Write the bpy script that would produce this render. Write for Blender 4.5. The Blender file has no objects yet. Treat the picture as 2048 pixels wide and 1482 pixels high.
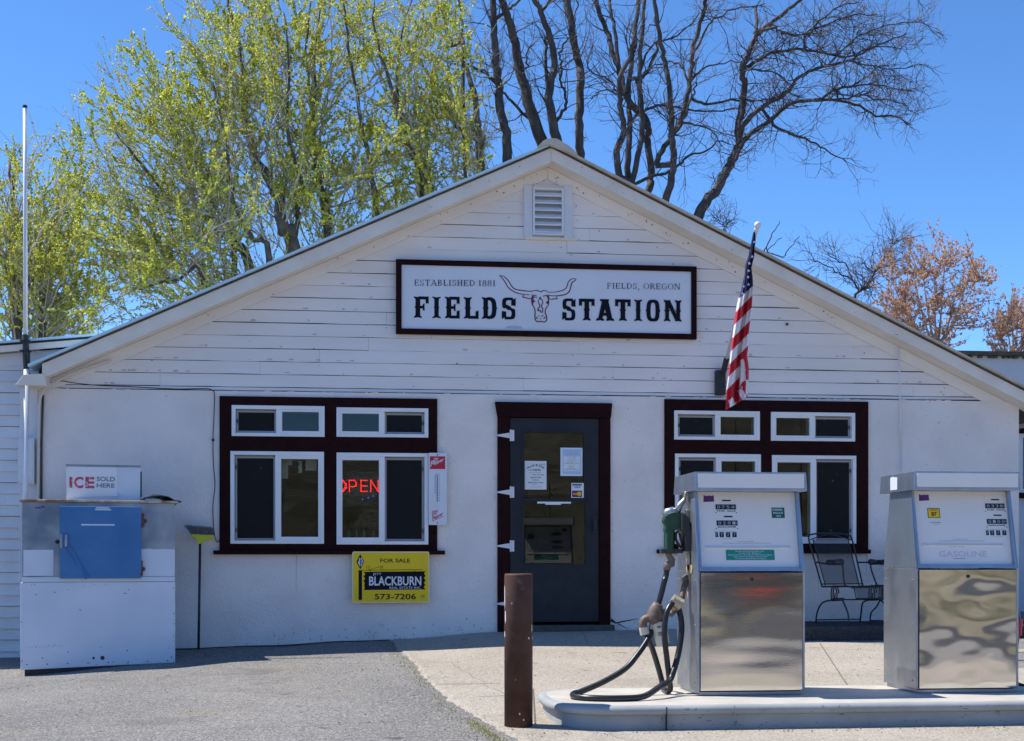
import bpy, bmesh, math, random
from mathutils import Vector, Matrix
R = math.radians
rnd = random.Random(7)
S = bpy.context.scene
COL = S.collection

# ------------------------------------------------------------------ camera, sky, sun, exposure
F_PX, CX, HY = 2730.0, 1024.0, 1118.0          # focal length, image centre and horizon row in photo pixels
YAW = R(6.5)
DIST, EYE = 13.56, 0.72
CAM = Vector((-DIST * math.tan(YAW), -DIST, EYE))
FWD = Vector((math.sin(YAW), math.cos(YAW), 0)); RGT = Vector((math.cos(YAW), -math.sin(YAW), 0)); UP = Vector((0, 0, 1))
cam_d = bpy.data.cameras.new("camera"); cam = bpy.data.objects.new("camera", cam_d); COL.objects.link(cam)
cam.location = CAM; cam.rotation_euler = (R(90), 0, -YAW)
cam_d.sensor_width = 36; cam_d.lens = 36 * F_PX / 2048
cam_d.shift_y = (HY - 741) / 2048
cam_d.clip_end = 3000; cam_d.clip_start = 0.1
S.camera = cam

SUN = Vector((-0.58, 0.20, 1.0)).normalized()      # towards the sun: from the left, a little behind the wall
EL = math.asin(SUN.z); AZ = math.atan2(SUN.x, SUN.y)
W_ = bpy.data.worlds.new("World"); S.world = W_; W_.use_nodes = True
nt = W_.node_tree; nt.nodes.clear()
wo = nt.nodes.new("ShaderNodeOutputWorld"); bg = nt.nodes.new("ShaderNodeBackground"); sky = nt.nodes.new("ShaderNodeTexSky")
sky.sky_type = 'NISHITA'; sky.sun_disc = False; sky.sun_elevation = EL; sky.sun_rotation = AZ
sky.altitude = 1300; sky.air_density = 0.6; sky.dust_density = 0.0; sky.ozone_density = 4.0
bg.inputs[1].default_value = 0.118
hs = nt.nodes.new("ShaderNodeHueSaturation"); hs.inputs["Saturation"].default_value = 1.15; nt.links.new(sky.outputs[0], hs.inputs["Color"]); nt.links.new(hs.outputs[0], bg.inputs[0]); nt.links.new(bg.outputs[0], wo.inputs[0])
sd = bpy.data.lights.new("sun", 'SUN'); sun = bpy.data.objects.new("sun", sd); COL.objects.link(sun)
sd.energy = 2.65; sd.angle = R(0.5); sd.color = (1.0, 0.95, 0.87)
sun.rotation_euler = SUN.to_track_quat('Z', 'Y').to_euler(); sun.location = (-8, 6, 14)
S.view_settings.view_transform = 'Standard'; S.view_settings.look = 'None'; S.view_settings.gamma = 1
S.view_settings.exposure = 1.27

# ------------------------------------------------------------------ helpers
def ray(px, py):
    return FWD + RGT * ((px - CX) / F_PX) + UP * ((HY - py) / F_PX)
def P(px, py, Y=0.0):
    """a photo pixel seen on the plane y = Y (that plane is a real surface of the place)"""
    d = ray(px, py); return CAM + d * ((Y - CAM.y) / d.y)
def RECT(x0, y0, x1, y1, Y=0.0):
    a, b, c, d = P(x0, y0, Y), P(x1, y0, Y), P(x1, y1, Y), P(x0, y1, Y)
    return ((a.x + d.x) / 2, (b.x + c.x) / 2, (c.z + d.z) / 2, (a.z + b.z) / 2)      # X0 X1 Z0 Z1
def lerp(a, b, t): return a + (b - a) * t
def interp(x, tab):
    if x <= tab[0][0]: return tab[0][1]
    for (a, va), (b, vb) in zip(tab, tab[1:]):
        if x <= b:
            t = (x - a) / (b - a); t = t * t * (3 - 2 * t); return lerp(va, vb, t)
    return tab[-1][1]
WALLBASE = [(-6, -.25), (-4.9, -.227), (-3.3, -.153), (-2.4, -.128), (-1.6, -.09), (-1.15, -.080), (-.1, -.015), (1.2, -.005), (3.0, .035), (6, .05)]
MIDBASE = [(-6, -.34), (-4.6, -.32), (-3.3, -.24), (-2.4, -.185), (-1.15, -.148), (.1, -.105), (1, -.11), (3, -.066), (6, -.05)]
def ground_z(x, y):
    d = -y
    if d <= 0: return interp(x, WALLBASE) + min(0, 0.01 * y)
    a, b = interp(x, WALLBASE), interp(x, MIDBASE)
    f = b * max(0.0, 1 - max(0, d - 1.3) / 4.2) - 0.0735 * max(0, min(d, 5.5) - 1.3) - 0.052 * max(0, min(d, 14) - 5.5)
    t = min(1, d / 1.3); t = t * t * (3 - 2 * t)
    return lerp(a, f, t)
def G(px, py):
    """a photo pixel seen on the ground surface"""
    d = ray(px, py); lo, hi = 2.0, 60.0
    t = lo
    while t < hi:
        p = CAM + d * t
        if p.z < ground_z(p.x, p.y): break
        t += 0.02
    return CAM + d * t

def lin(c):
    if isinstance(c, str):
        c = c.lstrip('#'); c = [int(c[i:i + 2], 16) / 255 for i in (0, 2, 4)]
        return tuple(v / 12.92 if v <= .04045 else ((v + .055) / 1.055) ** 2.4 for v in c)
    return tuple(c)

MATS = {}
def mat(name, c1, rough=.6, metal=0.0, c2=None, scale=8.0, mix=(.35, .65), bump=0.0, bscale=60.0, bdist=.01, spot=None, spot_scale=6.0,
        spot_th=.68, spec=.5, stretch=(1, 1, 1), rough2=None, detail=6, bump2=0.0, b2scale=3.0, coat=0.0):
    m = bpy.data.materials.new(name); m.use_nodes = True; n = m.node_tree; b = n.nodes["Principled BSDF"]
    L = n.links.new
    c1 = lin(c1); b.inputs["Base Color"].default_value = (*c1, 1); b.inputs["Roughness"].default_value = rough
    b.inputs["Metallic"].default_value = metal; b.inputs["Specular IOR Level"].default_value = spec
    if coat: b.inputs["Coat Weight"].default_value = coat
    tc = n.nodes.new("ShaderNodeTexCoord"); mp = n.nodes.new("ShaderNodeMapping"); mp.inputs["Scale"].default_value = stretch
    L(tc.outputs["Object"], mp.inputs["Vector"]); co = mp.outputs[0]
    out = None
    if c2 is not None:
        c2 = lin(c2)
        t = n.nodes.new("ShaderNodeTexNoise"); t.inputs["Scale"].default_value = scale; t.inputs["Detail"].default_value = detail; L(co, t.inputs["Vector"])
        r = n.nodes.new("ShaderNodeMapRange"); r.inputs[1].default_value = mix[0]; r.inputs[2].default_value = mix[1]; L(t.outputs[0], r.inputs[0])
        x = n.nodes.new("ShaderNodeMix"); x.data_type = 'RGBA'; L(r.outputs[0], x.inputs[0])
        x.inputs[6].default_value = (*c1, 1); x.inputs[7].default_value = (*c2, 1); out = x.outputs[2]
        if rough2 is not None:
            rr = n.nodes.new("ShaderNodeMapRange"); rr.inputs[3].default_value = rough; rr.inputs[4].default_value = rough2
            L(r.outputs[0], rr.inputs[0]); L(rr.outputs[0], b.inputs["Roughness"])
    if spot is not None:
        t2 = n.nodes.new("ShaderNodeTexNoise"); t2.inputs["Scale"].default_value = spot_scale; t2.inputs["Detail"].default_value = 8; t2.inputs["Roughness"].default_value = .65
        L(co, t2.inputs["Vector"])
        r2 = n.nodes.new("ShaderNodeMapRange"); r2.inputs[1].default_value = spot_th; r2.inputs[2].default_value = spot_th + .06; L(t2.outputs[0], r2.inputs[0])
        x2 = n.nodes.new("ShaderNodeMix"); x2.data_type = 'RGBA'; L(r2.outputs[0], x2.inputs[0])
        if out: L(out, x2.inputs[6])
        else: x2.inputs[6].default_value = (*c1, 1)
        x2.inputs[7].default_value = (*lin(spot), 1); out = x2.outputs[2]
    if out: L(out, b.inputs["Base Color"])
    last = None
    for amt, sc, di in ((bump, bscale, bdist), (bump2, b2scale, .05)):
        if amt:
            t3 = n.nodes.new("ShaderNodeTexNoise"); t3.inputs["Scale"].default_value = sc; t3.inputs["Detail"].default_value = 5 if sc > 10 else 1; L(co, t3.inputs["Vector"])
            bp = n.nodes.new("ShaderNodeBump"); bp.inputs["Strength"].default_value = amt; bp.inputs["Distance"].default_value = di
            L(t3.outputs[0], bp.inputs["Height"])
            if last: L(last, bp.inputs["Normal"])
            last = bp.outputs[0]
    if last: L(last, b.inputs["Normal"])
    MATS[name] = m; return m

class MB:
    """collects faces and links them as one mesh object"""
    def __init__(s): s.v = []; s.f = []; s.m = []; s.mi = 0
    def add(s, vs, fs):
        o = len(s.v); s.v += [tuple(v) for v in vs]; s.f += [tuple(i + o for i in f) for f in fs]; s.m += [s.mi] * len(fs)
    def quad(s, a, b, c, d): s.add([a, b, c, d], [(0, 1, 2, 3)])
    def poly(s, vs): s.add(vs, [tuple(range(len(vs)))])
    def box(s, x0, x1, y0, y1, z0, z1):
        if x0 > x1: x0, x1 = x1, x0
        if y0 > y1: y0, y1 = y1, y0
        if z0 > z1: z0, z1 = z1, z0
        s.hexa([(x0, y0, z0), (x1, y0, z0), (x1, y1, z0), (x0, y1, z0)], [(x0, y0, z1), (x1, y0, z1), (x1, y1, z1), (x0, y1, z1)])
    def hexa(s, lo, hi):
        s.add(list(lo) + list(hi), [(3, 2, 1, 0), (4, 5, 6, 7), (0, 1, 5, 4), (1, 2, 6, 5), (2, 3, 7, 6), (3, 0, 4, 7)])
    def prism(s, pts, y0, y1):
        """outline pts [(x,z)] (counter-clockwise seen from the front) from y0 (front) to y1 (back)"""
        n = len(pts); a = [(x, y0, z) for x, z in pts]; b = [(x, y1, z) for x, z in pts]
        s.add(a + b, [tuple(range(n)), tuple(range(2 * n - 1, n - 1, -1))] + [(i, i + n, (i + 1) % n + n, (i + 1) % n) for i in range(n)])
    def tube(s, pts, rad, n=8, caps=True):
        pts = [Vector(p) for p in pts]; k = len(pts)
        if not hasattr(rad, '__len__'): rad = [rad] * k
        rings = []; prev = None
        for i, p in enumerate(pts):
            t = (pts[min(i + 1, k - 1)] - pts[max(i - 1, 0)])
            t = t.normalized() if t.length > 1e-9 else Vector((0, 0, 1))
            if prev is None:
                u = t.orthogonal().normalized()
            else:
                u = prev - t * prev.dot(t); u = u.normalized() if u.length > 1e-6 else t.orthogonal().normalized()
            prev = u; w = t.cross(u)
            rings.append([p + (u * math.cos(2 * math.pi * j / n) + w * math.sin(2 * math.pi * j / n)) * rad[i] for j in range(n)])
        vs = [v for r in rings for v in r]; fs = []
        for i in range(k - 1):
            for j in range(n):
                fs.append((i * n + j, i * n + (j + 1) % n, (i + 1) * n + (j + 1) % n, (i + 1) * n + j))
        if caps: fs += [tuple(reversed(range(n))), tuple(range((k - 1) * n, k * n))]
        s.add(vs, fs)
    def lathe(s, c, prof, n=20):
        """prof [(r,z)] around the vertical through c"""
        c = Vector(c); vs = []; fs = []
        for r, z in prof:
            vs += [c + Vector((r * math.cos(2 * math.pi * j / n), r * math.sin(2 * math.pi * j / n), z)) for j in range(n)]
        for i in range(len(prof) - 1):
            for j in range(n): fs.append((i * n + j, i * n + (j + 1) % n, (i + 1) * n + (j + 1) % n, (i + 1) * n + j))
        fs += [tuple(reversed(range(n))), tuple(range((len(prof) - 1) * n, len(prof) * n))]
        s.add(vs, fs)
    def ball(s, c, r, n=10, k=6):
        s.lathe(c, [(r * math.sin(math.pi * i / k) + 1e-4, -r * math.cos(math.pi * i / k)) for i in range(k + 1)], n)
    def build(s, name, mats, parent=None, local=False, smooth=False, bevel=0.0):
        me = bpy.data.meshes.new(name); me.from_pydata(s.v, [], s.f); me.update()
        for m in (mats if isinstance(mats, (list, tuple)) else [mats]): me.materials.append(MATS[m] if isinstance(m, str) else m)
        if any(s.m): me.polygons.foreach_set("material_index", s.m)
        if smooth: me.polygons.foreach_set("use_smooth", [True] * len(me.polygons))
        return link(name, me, parent, local, bevel)
WM = {}
def link(name, me, parent=None, local=False, bevel=0.0):
    o = bpy.data.objects.new(name, me); COL.objects.link(o)
    if parent is not None:
        o.parent = parent; w = WM.get(parent.name, Matrix()); WM[o.name] = w
        if not local: me.transform(w.inverted())
    if bevel:
        b = o.modifiers.new("bevel", 'BEVEL'); b.width = bevel; b.segments = 2; b.limit_method = 'ANGLE'; b.harden_normals = False
    return o
def tag(o, label=None, cat=None, group=None, kind=None):
    if label: o["label"] = label
    if cat: o["category"] = cat
    if group: o["group"] = group
    if kind: o["kind"] = kind
    return o
def thing(name, label, cat, loc=(0, 0, 0), rz=0.0, group=None, kind=None):
    o = bpy.data.objects.new(name, None); COL.objects.link(o); o.location = loc; o.rotation_euler = (0, 0, rz); o.empty_display_size = .1
    WM[o.name] = Matrix.Translation(Vector(loc)) @ Matrix.Rotation(rz, 4, 'Z')
    return tag(o, label, cat, group, kind)
def copy_tree(o, parent=None):
    c = o.copy(); COL.objects.link(c)
    if parent: c.parent = parent
    for ch in o.children: copy_tree(ch, c)
    return c

def text_mesh(s, bold=0.0):
    cu = bpy.data.curves.new("t", 'FONT'); cu.body = s; cu.align_x = 'LEFT'; cu.offset = bold; cu.resolution_u = 3
    o = bpy.data.objects.new("t", cu); COL.objects.link(o); dg = bpy.context.evaluated_depsgraph_get()
    me = bpy.data.meshes.new_from_object(o.evaluated_get(dg)); bpy.data.objects.remove(o); bpy.data.curves.remove(cu)
    vs = [v.co.copy() for v in me.vertices]; fs = [tuple(p.vertices) for p in me.polygons]; bpy.data.meshes.remove(me)
    return vs, fs
TXT = {}
def text(mb, s, place, bold=0.0, shear=0.0):
    """place(u,v): u 0..1 along the line, v 0..1 from baseline to cap height -> point"""
    if (s, bold) not in TXT: TXT[(s, bold)] = text_mesh(s, bold)
    vs, fs = TXT[(s, bold)]
    xs = [v.x for v in vs]; x0, x1 = min(xs), max(xs); h = .73
    mb.add([place((v.x - x0) / (x1 - x0) + shear * v.y / h / 10, v.y / h) for v in vs], fs)
def text_rect(mb, s, X0, X1, Z0, Z1, Y, bold=0.0, slope=0.0):
    text(mb, s, lambda u, v: (lerp(X0, X1, u), Y, lerp(Z0, Z1, v) + slope * u), bold)
def ribbon(mb, pts, w, closed=False, y=None):
    """flat stroke in the XZ plane through 3D pts"""
    pts = [Vector(p) for p in pts]; n = len(pts); vs = []
    ws = w if hasattr(w, '__len__') else [w] * n
    for i, p in enumerate(pts):
        if closed: a, b = pts[i - 1], pts[(i + 1) % n]
        else: a, b = pts[max(i - 1, 0)], pts[min(i + 1, n - 1)]
        t = b - a; nn = Vector((-t.z, 0, t.x)).normalized() * ws[i] / 2
        vs += [p + nn, p - nn]
    fs = [(2 * i, 2 * i + 1, 2 * i + 3, 2 * i + 2) for i in range(n - 1)]
    if closed: fs.append((2 * n - 2, 2 * n - 1, 1, 0))
    mb.add(vs, fs)
def smooth_line(pts, sub=6):
    pts = [Vector(p) for p in pts]; out = []
    for i in range(len(pts) - 1):
        p0, p1, p2, p3 = pts[max(i - 1, 0)], pts[i], pts[i + 1], pts[min(i + 2, len(pts) - 1)]
        for k in range(sub):
            t = k / sub
            out.append(.5 * ((2 * p1) + (p2 - p0) * t + (2 * p0 - 5 * p1 + 4 * p2 - p3) * t * t + (3 * p1 - p0 - 3 * p2 + p3) * t ** 3))
    out.append(pts[-1]); return out

# ------------------------------------------------------------------ materials
mat("stucco", (.88, .82, .775), .9, c2=(.78, .72, .675), scale=1.7, bump=.55, bscale=45, bdist=.02, spot=(.42, .41, .39), spot_scale=9, spot_th=.70, bump2=.15, b2scale=5)
mat("siding", (.88, .83, .79), .75, c2=(.79, .745, .705), scale=1.6, stretch=(.5, 1, 2), bump=.25, bscale=30, bdist=.004, spot=(.50, .44, .37), spot_scale=6.5, spot_th=.665)
mat("trim_white", (.85, .785, .70), .6, c2=(.75, .685, .59), scale=3, spot=(.22, .16, .1), spot_scale=9, spot_th=.735, bump=.15, bscale=25, bdist=.004)
mat("lap_siding", (.76, .78, .80), .75, c2=(.68, .69, .71), scale=2.5, bump=.2, bscale=30, bdist=.004, spot=(.5, .48, .45), spot_scale=7, spot_th=.7)
mat("dark_gap", (.03, .028, .03), .9)
mat("maroon", (.016, .004, .0045), .7, c2=(.024, .006, .006), spec=.1, scale=12, bump=.15, bscale=40, bdist=.003, spot=(.2, .15, .13), spot_scale=30, spot_th=.8)
mat("vinyl", (.84, .85, .86), .35, c2=(.78, .79, .8), scale=4)
mat("screen_frame", (.34, .33, .33), .5)
mat("black_metal", (.015, .016, .018), .5, c2=(.03, .03, .033), scale=20)
mat("door_grey", (.020, .023, .029), .6, c2=(.027, .031, .038), spec=.25, scale=6, spot=(.25, .26, .28), spot_scale=30, spot_th=.78)
mat("roof_metal", (.60, .80, .92), .35, .0, c2=(.50, .72, .84), scale=4)
mat("roof_tan", (.62, .55, .45), .6, c2=(.5, .43, .33), scale=6, spot=(.2, .12, .08), spot_scale=8, spot_th=.68)
mat("sign_white", (.74, .77, .82), .35, c2=(.68, .71, .77), scale=1.5)
mat("letter_dark", (.008, .009, .015), .7, spec=.15)
mat("letter_navy", (.02, .035, .09), .5)
mat("letter_grey", (.16, .2, .3), .6)
mat("emblem_red", (.15, .02, .05), .6)
mat("yellow_sign", (.88, .60, .0), .45, c2=(.80, .55, .0), scale=3)
mat("red_paint", (.5, .012, .03), .5)
mat("ice_red", (.55, .06, .12), .6, c2=(.7, .45, .5), scale=30, mix=(.55, .62))
mat("blue_door", (.036, .155, .38), .5, c2=(.055, .20, .43), scale=3.5, bump=.06, bscale=12, spot=(.03, .07, .2), spot_scale=4, spot_th=.66)
mat("ice_white", (.70, .76, .84), .5, c2=(.62, .68, .76), scale=2, spot=(.38, .33, .29), spot_scale=7, spot_th=.70, bump=.25, bscale=5)
mat("galvanized", (.38, .43, .48), .34, .85, c2=(.20, .25, .31), scale=3.0, rough2=.6, bump=.1, bscale=8, bdist=.01)
mat("steel_side", (.47, .49, .52), .30, .9, c2=(.33, .36, .40), scale=5, rough2=.5, spot=(.45, .32, .18), spot_scale=3.5, spot_th=.7, bump=.05, bscale=6)
mat("steel_mirror", (.74, .71, .66), .05, 1.0, c2=(.66, .63, .58), scale=3, rough2=.10, bump2=.09, b2scale=3.0, stretch=(.3, 1, 2.0), bump=.01, bscale=90)
mat("steel_mirror_dented", (.74, .715, .67), .045, 1.0, c2=(.66, .635, .59), scale=3, rough2=.08, bump2=.16, b2scale=3.4, stretch=(.8, 1, 1.3))
mat("alu_blue", (.40, .44, .50), .34, .85, c2=(.32, .36, .42), scale=9)
mat("pump_white", (.80, .79, .77), .3, c2=(.76, .75, .73), scale=2, spot=(.55, .48, .38), spot_scale=4, spot_th=.76)
mat("purple", (.09, .02, .16), .5, c2=(.12, .03, .22), scale=40)
mat("green_sticker", (.0, .26, .19), .5)
mat("green_dark", (.0, .12, .085), .5)
mat("display_black", (.012, .013, .022), .3)
mat("digit_grey", (.45, .46, .5), .5)
mat("pink_faded", (.66, .55, .66), .5)
mat("nozzle_green", (.008, .05, .02), .4, c2=(.012, .075, .03), scale=20)
mat("rubber", (.012, .012, .014), .33, c2=(.02, .02, .022), scale=30)
mat("rusty_pipe", (.11, .065, .045), .6, c2=(.2, .15, .12), scale=30, bump=.2, bscale=60)
mat("brass", (.42, .36, .25), .45, .5)
mat("canister", (.66, .63, .54), .5, c2=(.55, .5, .4), scale=8)
mat("island_paint", (.37, .385, .385), .65, c2=(.29, .305, .305), spec=.3, scale=3, spot=(.12, .115, .11), spot_scale=7, spot_th=.67, bump=.2, bscale=40, bdist=.006)
mat("island_top", (.52, .48, .42), .85, c2=(.43, .40, .35), scale=5, bump=.25, bscale=90, bdist=.004)
mat("bollard_paint", (.062, .027, .019), .65, c2=(.095, .045, .032), spec=.25, scale=7, spot=(.16, .09, .06), spot_scale=6, spot_th=.60, bump=.25, bscale=40, bdist=.004)
mat("white_pipe", (.78, .79, .8), .4, c2=(.7, .7, .71), scale=4)
mat("cream_pipe", (.72, .65, .58), .5)
mat("broom_yellow", (.6, .62, .04), .5)
mat("bristle", (.17, .17, .19), .8, c2=(.25, .25, .27), scale=60)
mat("flag_red", (.55, .015, .035), .75); mat("flag_white", (.8, .8, .84), .75); mat("flag_blue", (.02, .025, .11), .75)
mat("paper", (.74, .78, .8), .7); mat("paper_blue", (.4, .58, .85), .7); mat("ink", (.06, .06, .07), .7); mat("orange_ink", (.75, .45, .2), .7)
mat("visa_blue", (.02, .03, .3), .5); mat("card_red", (.45, .01, .01), .5); mat("card_gold", (.75, .45, .03), .5)
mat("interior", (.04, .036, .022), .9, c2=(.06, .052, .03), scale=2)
mat("wood_dark", (.06, .05, .04), .8, c2=(.1, .085, .07), scale=14)
mat("bark_elm", (.085, .065, .05), .9, c2=(.16, .13, .1), scale=9, bump=.6, bscale=14, bdist=.04)
mat("bark_dark", (.045, .04, .038), .9, c2=(.10, .09, .085), scale=8, bump=.7, bscale=12, bdist=.05, stretch=(1, 1, .35))
mat("twig_pale", (.50, .44, .37), .9, c2=(.34, .29, .24), scale=6)
mat("twig_dark", (.17, .13, .125), .9)
mat("wing_wall", (.55, .62, .68), .8, c2=(.5, .57, .63), scale=2)
mat("glass_bottle", (.35, .42, .38), .1)

def leaf_mat(name, cols, trans=.45):
    m = bpy.data.materials.new(name); m.use_nodes = True; n = m.node_tree; n.nodes.clear(); L = n.links.new
    o = n.nodes.new("ShaderNodeOutputMaterial"); g = n.nodes.new("ShaderNodeNewGeometry"); r = n.nodes.new("ShaderNodeValToRGB")
    els = r.color_ramp.elements
    while len(els) < len(cols): els.new(.5)
    for i, c in enumerate(cols): els[i].position = i / (len(cols) - 1); els[i].color = (*c, 1)
    L(g.outputs["Random Per Island"], r.inputs[0])
    a = n.nodes.new("ShaderNodeBsdfDiffuse"); t = n.nodes.new("ShaderNodeBsdfTranslucent"); x = n.nodes.new("ShaderNodeMixShader"); x.inputs[0].default_value = trans
    L(r.outputs[0], a.inputs[0]); L(r.outputs[0], t.inputs[0]); L(a.outputs[0], x.inputs[1]); L(t.outputs[0], x.inputs[2]); L(x.outputs[0], o.inputs[0])
    MATS[name] = m
leaf_mat("leaf_elm", [(.20, .26, .02), (.45, .49, .045), (.65, .64, .09), (.74, .70, .24)], .55)
leaf_mat("leaf_bud", [(.44, .22, .14), (.66, .39, .26), (.68, .43, .22), (.62, .42, .36)], .5)
leaf_mat("leaf_wood", [(.05, .055, .02), (.08, .08, .03), (.10, .09, .04)], .4)
leaf_mat("grass_blade", [(.12, .17, .03), (.28, .3, .06), (.4, .33, .14)], .3)

def glass_mat(name, tint, rough=0.0, ior=1.5, veil=0.0, veilcol=(.1, .1, .1)):
    m = bpy.data.materials.new(name); m.use_nodes = True; n = m.node_tree; n.nodes.clear(); L = n.links.new
    o = n.nodes.new("ShaderNodeOutputMaterial"); t = n.nodes.new("ShaderNodeBsdfTransparent"); t.inputs[0].default_value = (*tint, 1)
    g = n.nodes.new("ShaderNodeBsdfGlossy"); g.inputs["Roughness"].default_value = rough
    f = n.nodes.new("ShaderNodeFresnel"); f.inputs[0].default_value = ior
    f2 = n.nodes.new("ShaderNodeMath"); f2.operation = 'MULTIPLY'; f2.inputs[1].default_value = 0.75; L(f.outputs[0], f2.inputs[0])
    x = n.nodes.new("ShaderNodeMixShader"); L(f2.outputs[0], x.inputs[0]); L(t.outputs[0], x.inputs[1]); L(g.outputs[0], x.inputs[2])
    last = x.outputs[0]
    if veil:
        d = n.nodes.new("ShaderNodeBsdfDiffuse"); d.inputs[0].default_value = (*veilcol, 1); y = n.nodes.new("ShaderNodeMixShader"); y.inputs[0].default_value = veil
        L(last, y.inputs[1]); L(d.outputs[0], y.inputs[2]); last = y.outputs[0]
    L(last, o.inputs[0]); MATS[name] = m
glass_mat("glass", (.80, .84, .78), ior=1.55)
glass_mat("screen_mesh", (.5, .5, .5), rough=.3, ior=1.1, veil=.5, veilcol=(.04, .042, .044))
def emit_mat(name, c, s):
    m = bpy.data.materials.new(name); m.use_nodes = True; b = m.node_tree.nodes["Principled BSDF"]
    b.inputs["Base Color"].default_value = (*c, 1); b.inputs["Emission Color"].default_value = (*c, 1); b.inputs["Emission Strength"].default_value = s; MATS[name] = m
emit_mat("led_red", (1, .01, .015), 2.6); emit_mat("led_blue", (.1, .1, 1), .6)

def ground_mat(name, base, dark, light, grain, gs, patch_scale, tint=None, crack=False):
    m = bpy.data.materials.new(name); m.use_nodes = True; n = m.node_tree; b = n.nodes["Principled BSDF"]; L = n.links.new
    b.inputs["Roughness"].default_value = .92; b.inputs["Specular IOR Level"].default_value = .25
    tc = n.nodes.new("ShaderNodeTexCoord"); co = tc.outputs["Object"]
    def noise(s, d=4, r=.55):
        t = n.nodes.new("ShaderNodeTexNoise"); t.inputs["Scale"].default_value = s; t.inputs["Detail"].default_value = d; t.inputs["Roughness"].default_value = r; L(co, t.inputs["Vector"]); return t.outputs[0]
    def rng(o, a, c):
        r = n.nodes.new("ShaderNodeMapRange"); r.inputs[1].default_value = a; r.inputs[2].default_value = c; L(o, r.inputs[0]); return r.outputs[0]
    def mix(f, a, c, mode='MIX'):
        x = n.nodes.new("ShaderNodeMix"); x.data_type = 'RGBA'; x.blend_type = mode
        if isinstance(f, float): x.inputs[0].default_value = f
        else: L(f, x.inputs[0])
        for i, v in ((6, a), (7, c)):
            if isinstance(v, tuple): x.inputs[i].default_value = (*v, 1)
            else: L(v, x.inputs[i])
        return x.outputs[2]
    c = mix(rng(noise(patch_scale, 6), .35, .68), base, light)
    if tint: c = mix(rng(noise(patch_scale * 2.3, 5), .55, .75), c, tint)
    v = n.nodes.new("ShaderNodeTexVoronoi"); v.inputs["Scale"].default_value = gs; L(co, v.inputs["Vector"])
    sep = n.nodes.new("ShaderNodeSeparateColor"); L(v.outputs["Color"], sep.inputs[0])
    c = mix(rng(sep.outputs[0], .0, 1.0), c, mix(grain, c, dark))
    c = mix(rng(sep.outputs[1], .82, .9), c, light)
    c = mix(rng(noise(gs * .35, 3), .62, .7), c, dark)
    stn = n.nodes.new('ShaderNodeMath'); stn.operation = 'MULTIPLY'; stn.inputs[1].default_value = .5; L(rng(noise(1.15, 7, .62), .56, .72), stn.inputs[0]); c = mix(stn.outputs[0], c, dark)
    st2 = n.nodes.new('ShaderNodeMath'); st2.operation = 'MULTIPLY'; st2.inputs[1].default_value = .75; L(rng(noise(5.2, 2, .4), .715, .76), st2.inputs[0]); c = mix(st2.outputs[0], c, dark)
    if crack:
        v2 = n.nodes.new("ShaderNodeTexVoronoi"); v2.feature = 'DISTANCE_TO_EDGE'; v2.inputs["Scale"].default_value = .33
        w = n.nodes.new("ShaderNodeMix"); w.data_type = 'VECTOR'; w.inputs[0].default_value = .12; t = n.nodes.new("ShaderNodeTexNoise"); t.inputs["Scale"].default_value = 3; L(co, t.inputs["Vector"])
        L(co, w.inputs[4]); L(t.outputs[1], w.inputs[5]); L(w.outputs[1], v2.inputs["Vector"])
        c = mix(rng(v2.outputs[0], .0018, .0005), c, dark)
    L(c, b.inputs["Base Color"])
    bp = n.nodes.new("ShaderNodeBump"); bp.inputs["Strength"].default_value = .6; bp.inputs["Distance"].default_value = .006
    L(v.outputs["Distance"], bp.inputs["Height"]); L(bp.outputs[0], b.inputs["Normal"]); MATS[name] = m
ground_mat("asphalt", (.205, .197, .188), (.08, .078, .078), (.33, .31, .28), .75, 95, .55, tint=(.30, .265, .21), crack=True)
ground_mat("concrete", (.37, .325, .265), (.20, .175, .145), (.46, .41, .34), .5, 80, .9, crack=True)
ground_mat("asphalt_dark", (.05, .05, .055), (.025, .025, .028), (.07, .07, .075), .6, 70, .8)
ground_mat("dry_field", (.30, .25, .15), (.14, .12, .06), (.38, .33, .22), .5, 9, .12)
ground_mat("hill_scrub", (.175, .158, .112), (.075, .072, .045), (.25, .225, .165), .6, .4, .02)
# ------------------------------------------------------------------ ground
def axis(lo, hi, fine_lo, fine_hi, step, grow=1.35):
    a = []; x = fine_lo
    while x < fine_hi + 1e-6: a.append(x); x += step
    s = step
    while a[-1] < hi: s *= grow; a.append(a[-1] + s)
    s = step
    while a[0] > lo: s *= grow; a.insert(0, a[0] - s)
    return a
def far_z(x, y):
    z = ground_z(max(-6, min(6, x)), max(y, -14))
    return z
gx, gy = axis(-400, 400, -6.2, 6.2, .12), axis(-400, 400, -9, .3, .12)
mb = MB(); mb.v = [(x, y, far_z(x, y) + (.0 if y > -9 else 0)) for y in gy for x in gx]
nx = len(gx)
mb.f = [(j * nx + i, j * nx + i + 1, (j + 1) * nx + i + 1, (j + 1) * nx + i) for j in range(len(gy) - 1) for i in range(nx - 1)]; mb.m = [0] * len(mb.f)
tag(mb.build("ground", "asphalt", smooth=True), "worn grey asphalt forecourt in front of the white station building", kind="structure")
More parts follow.
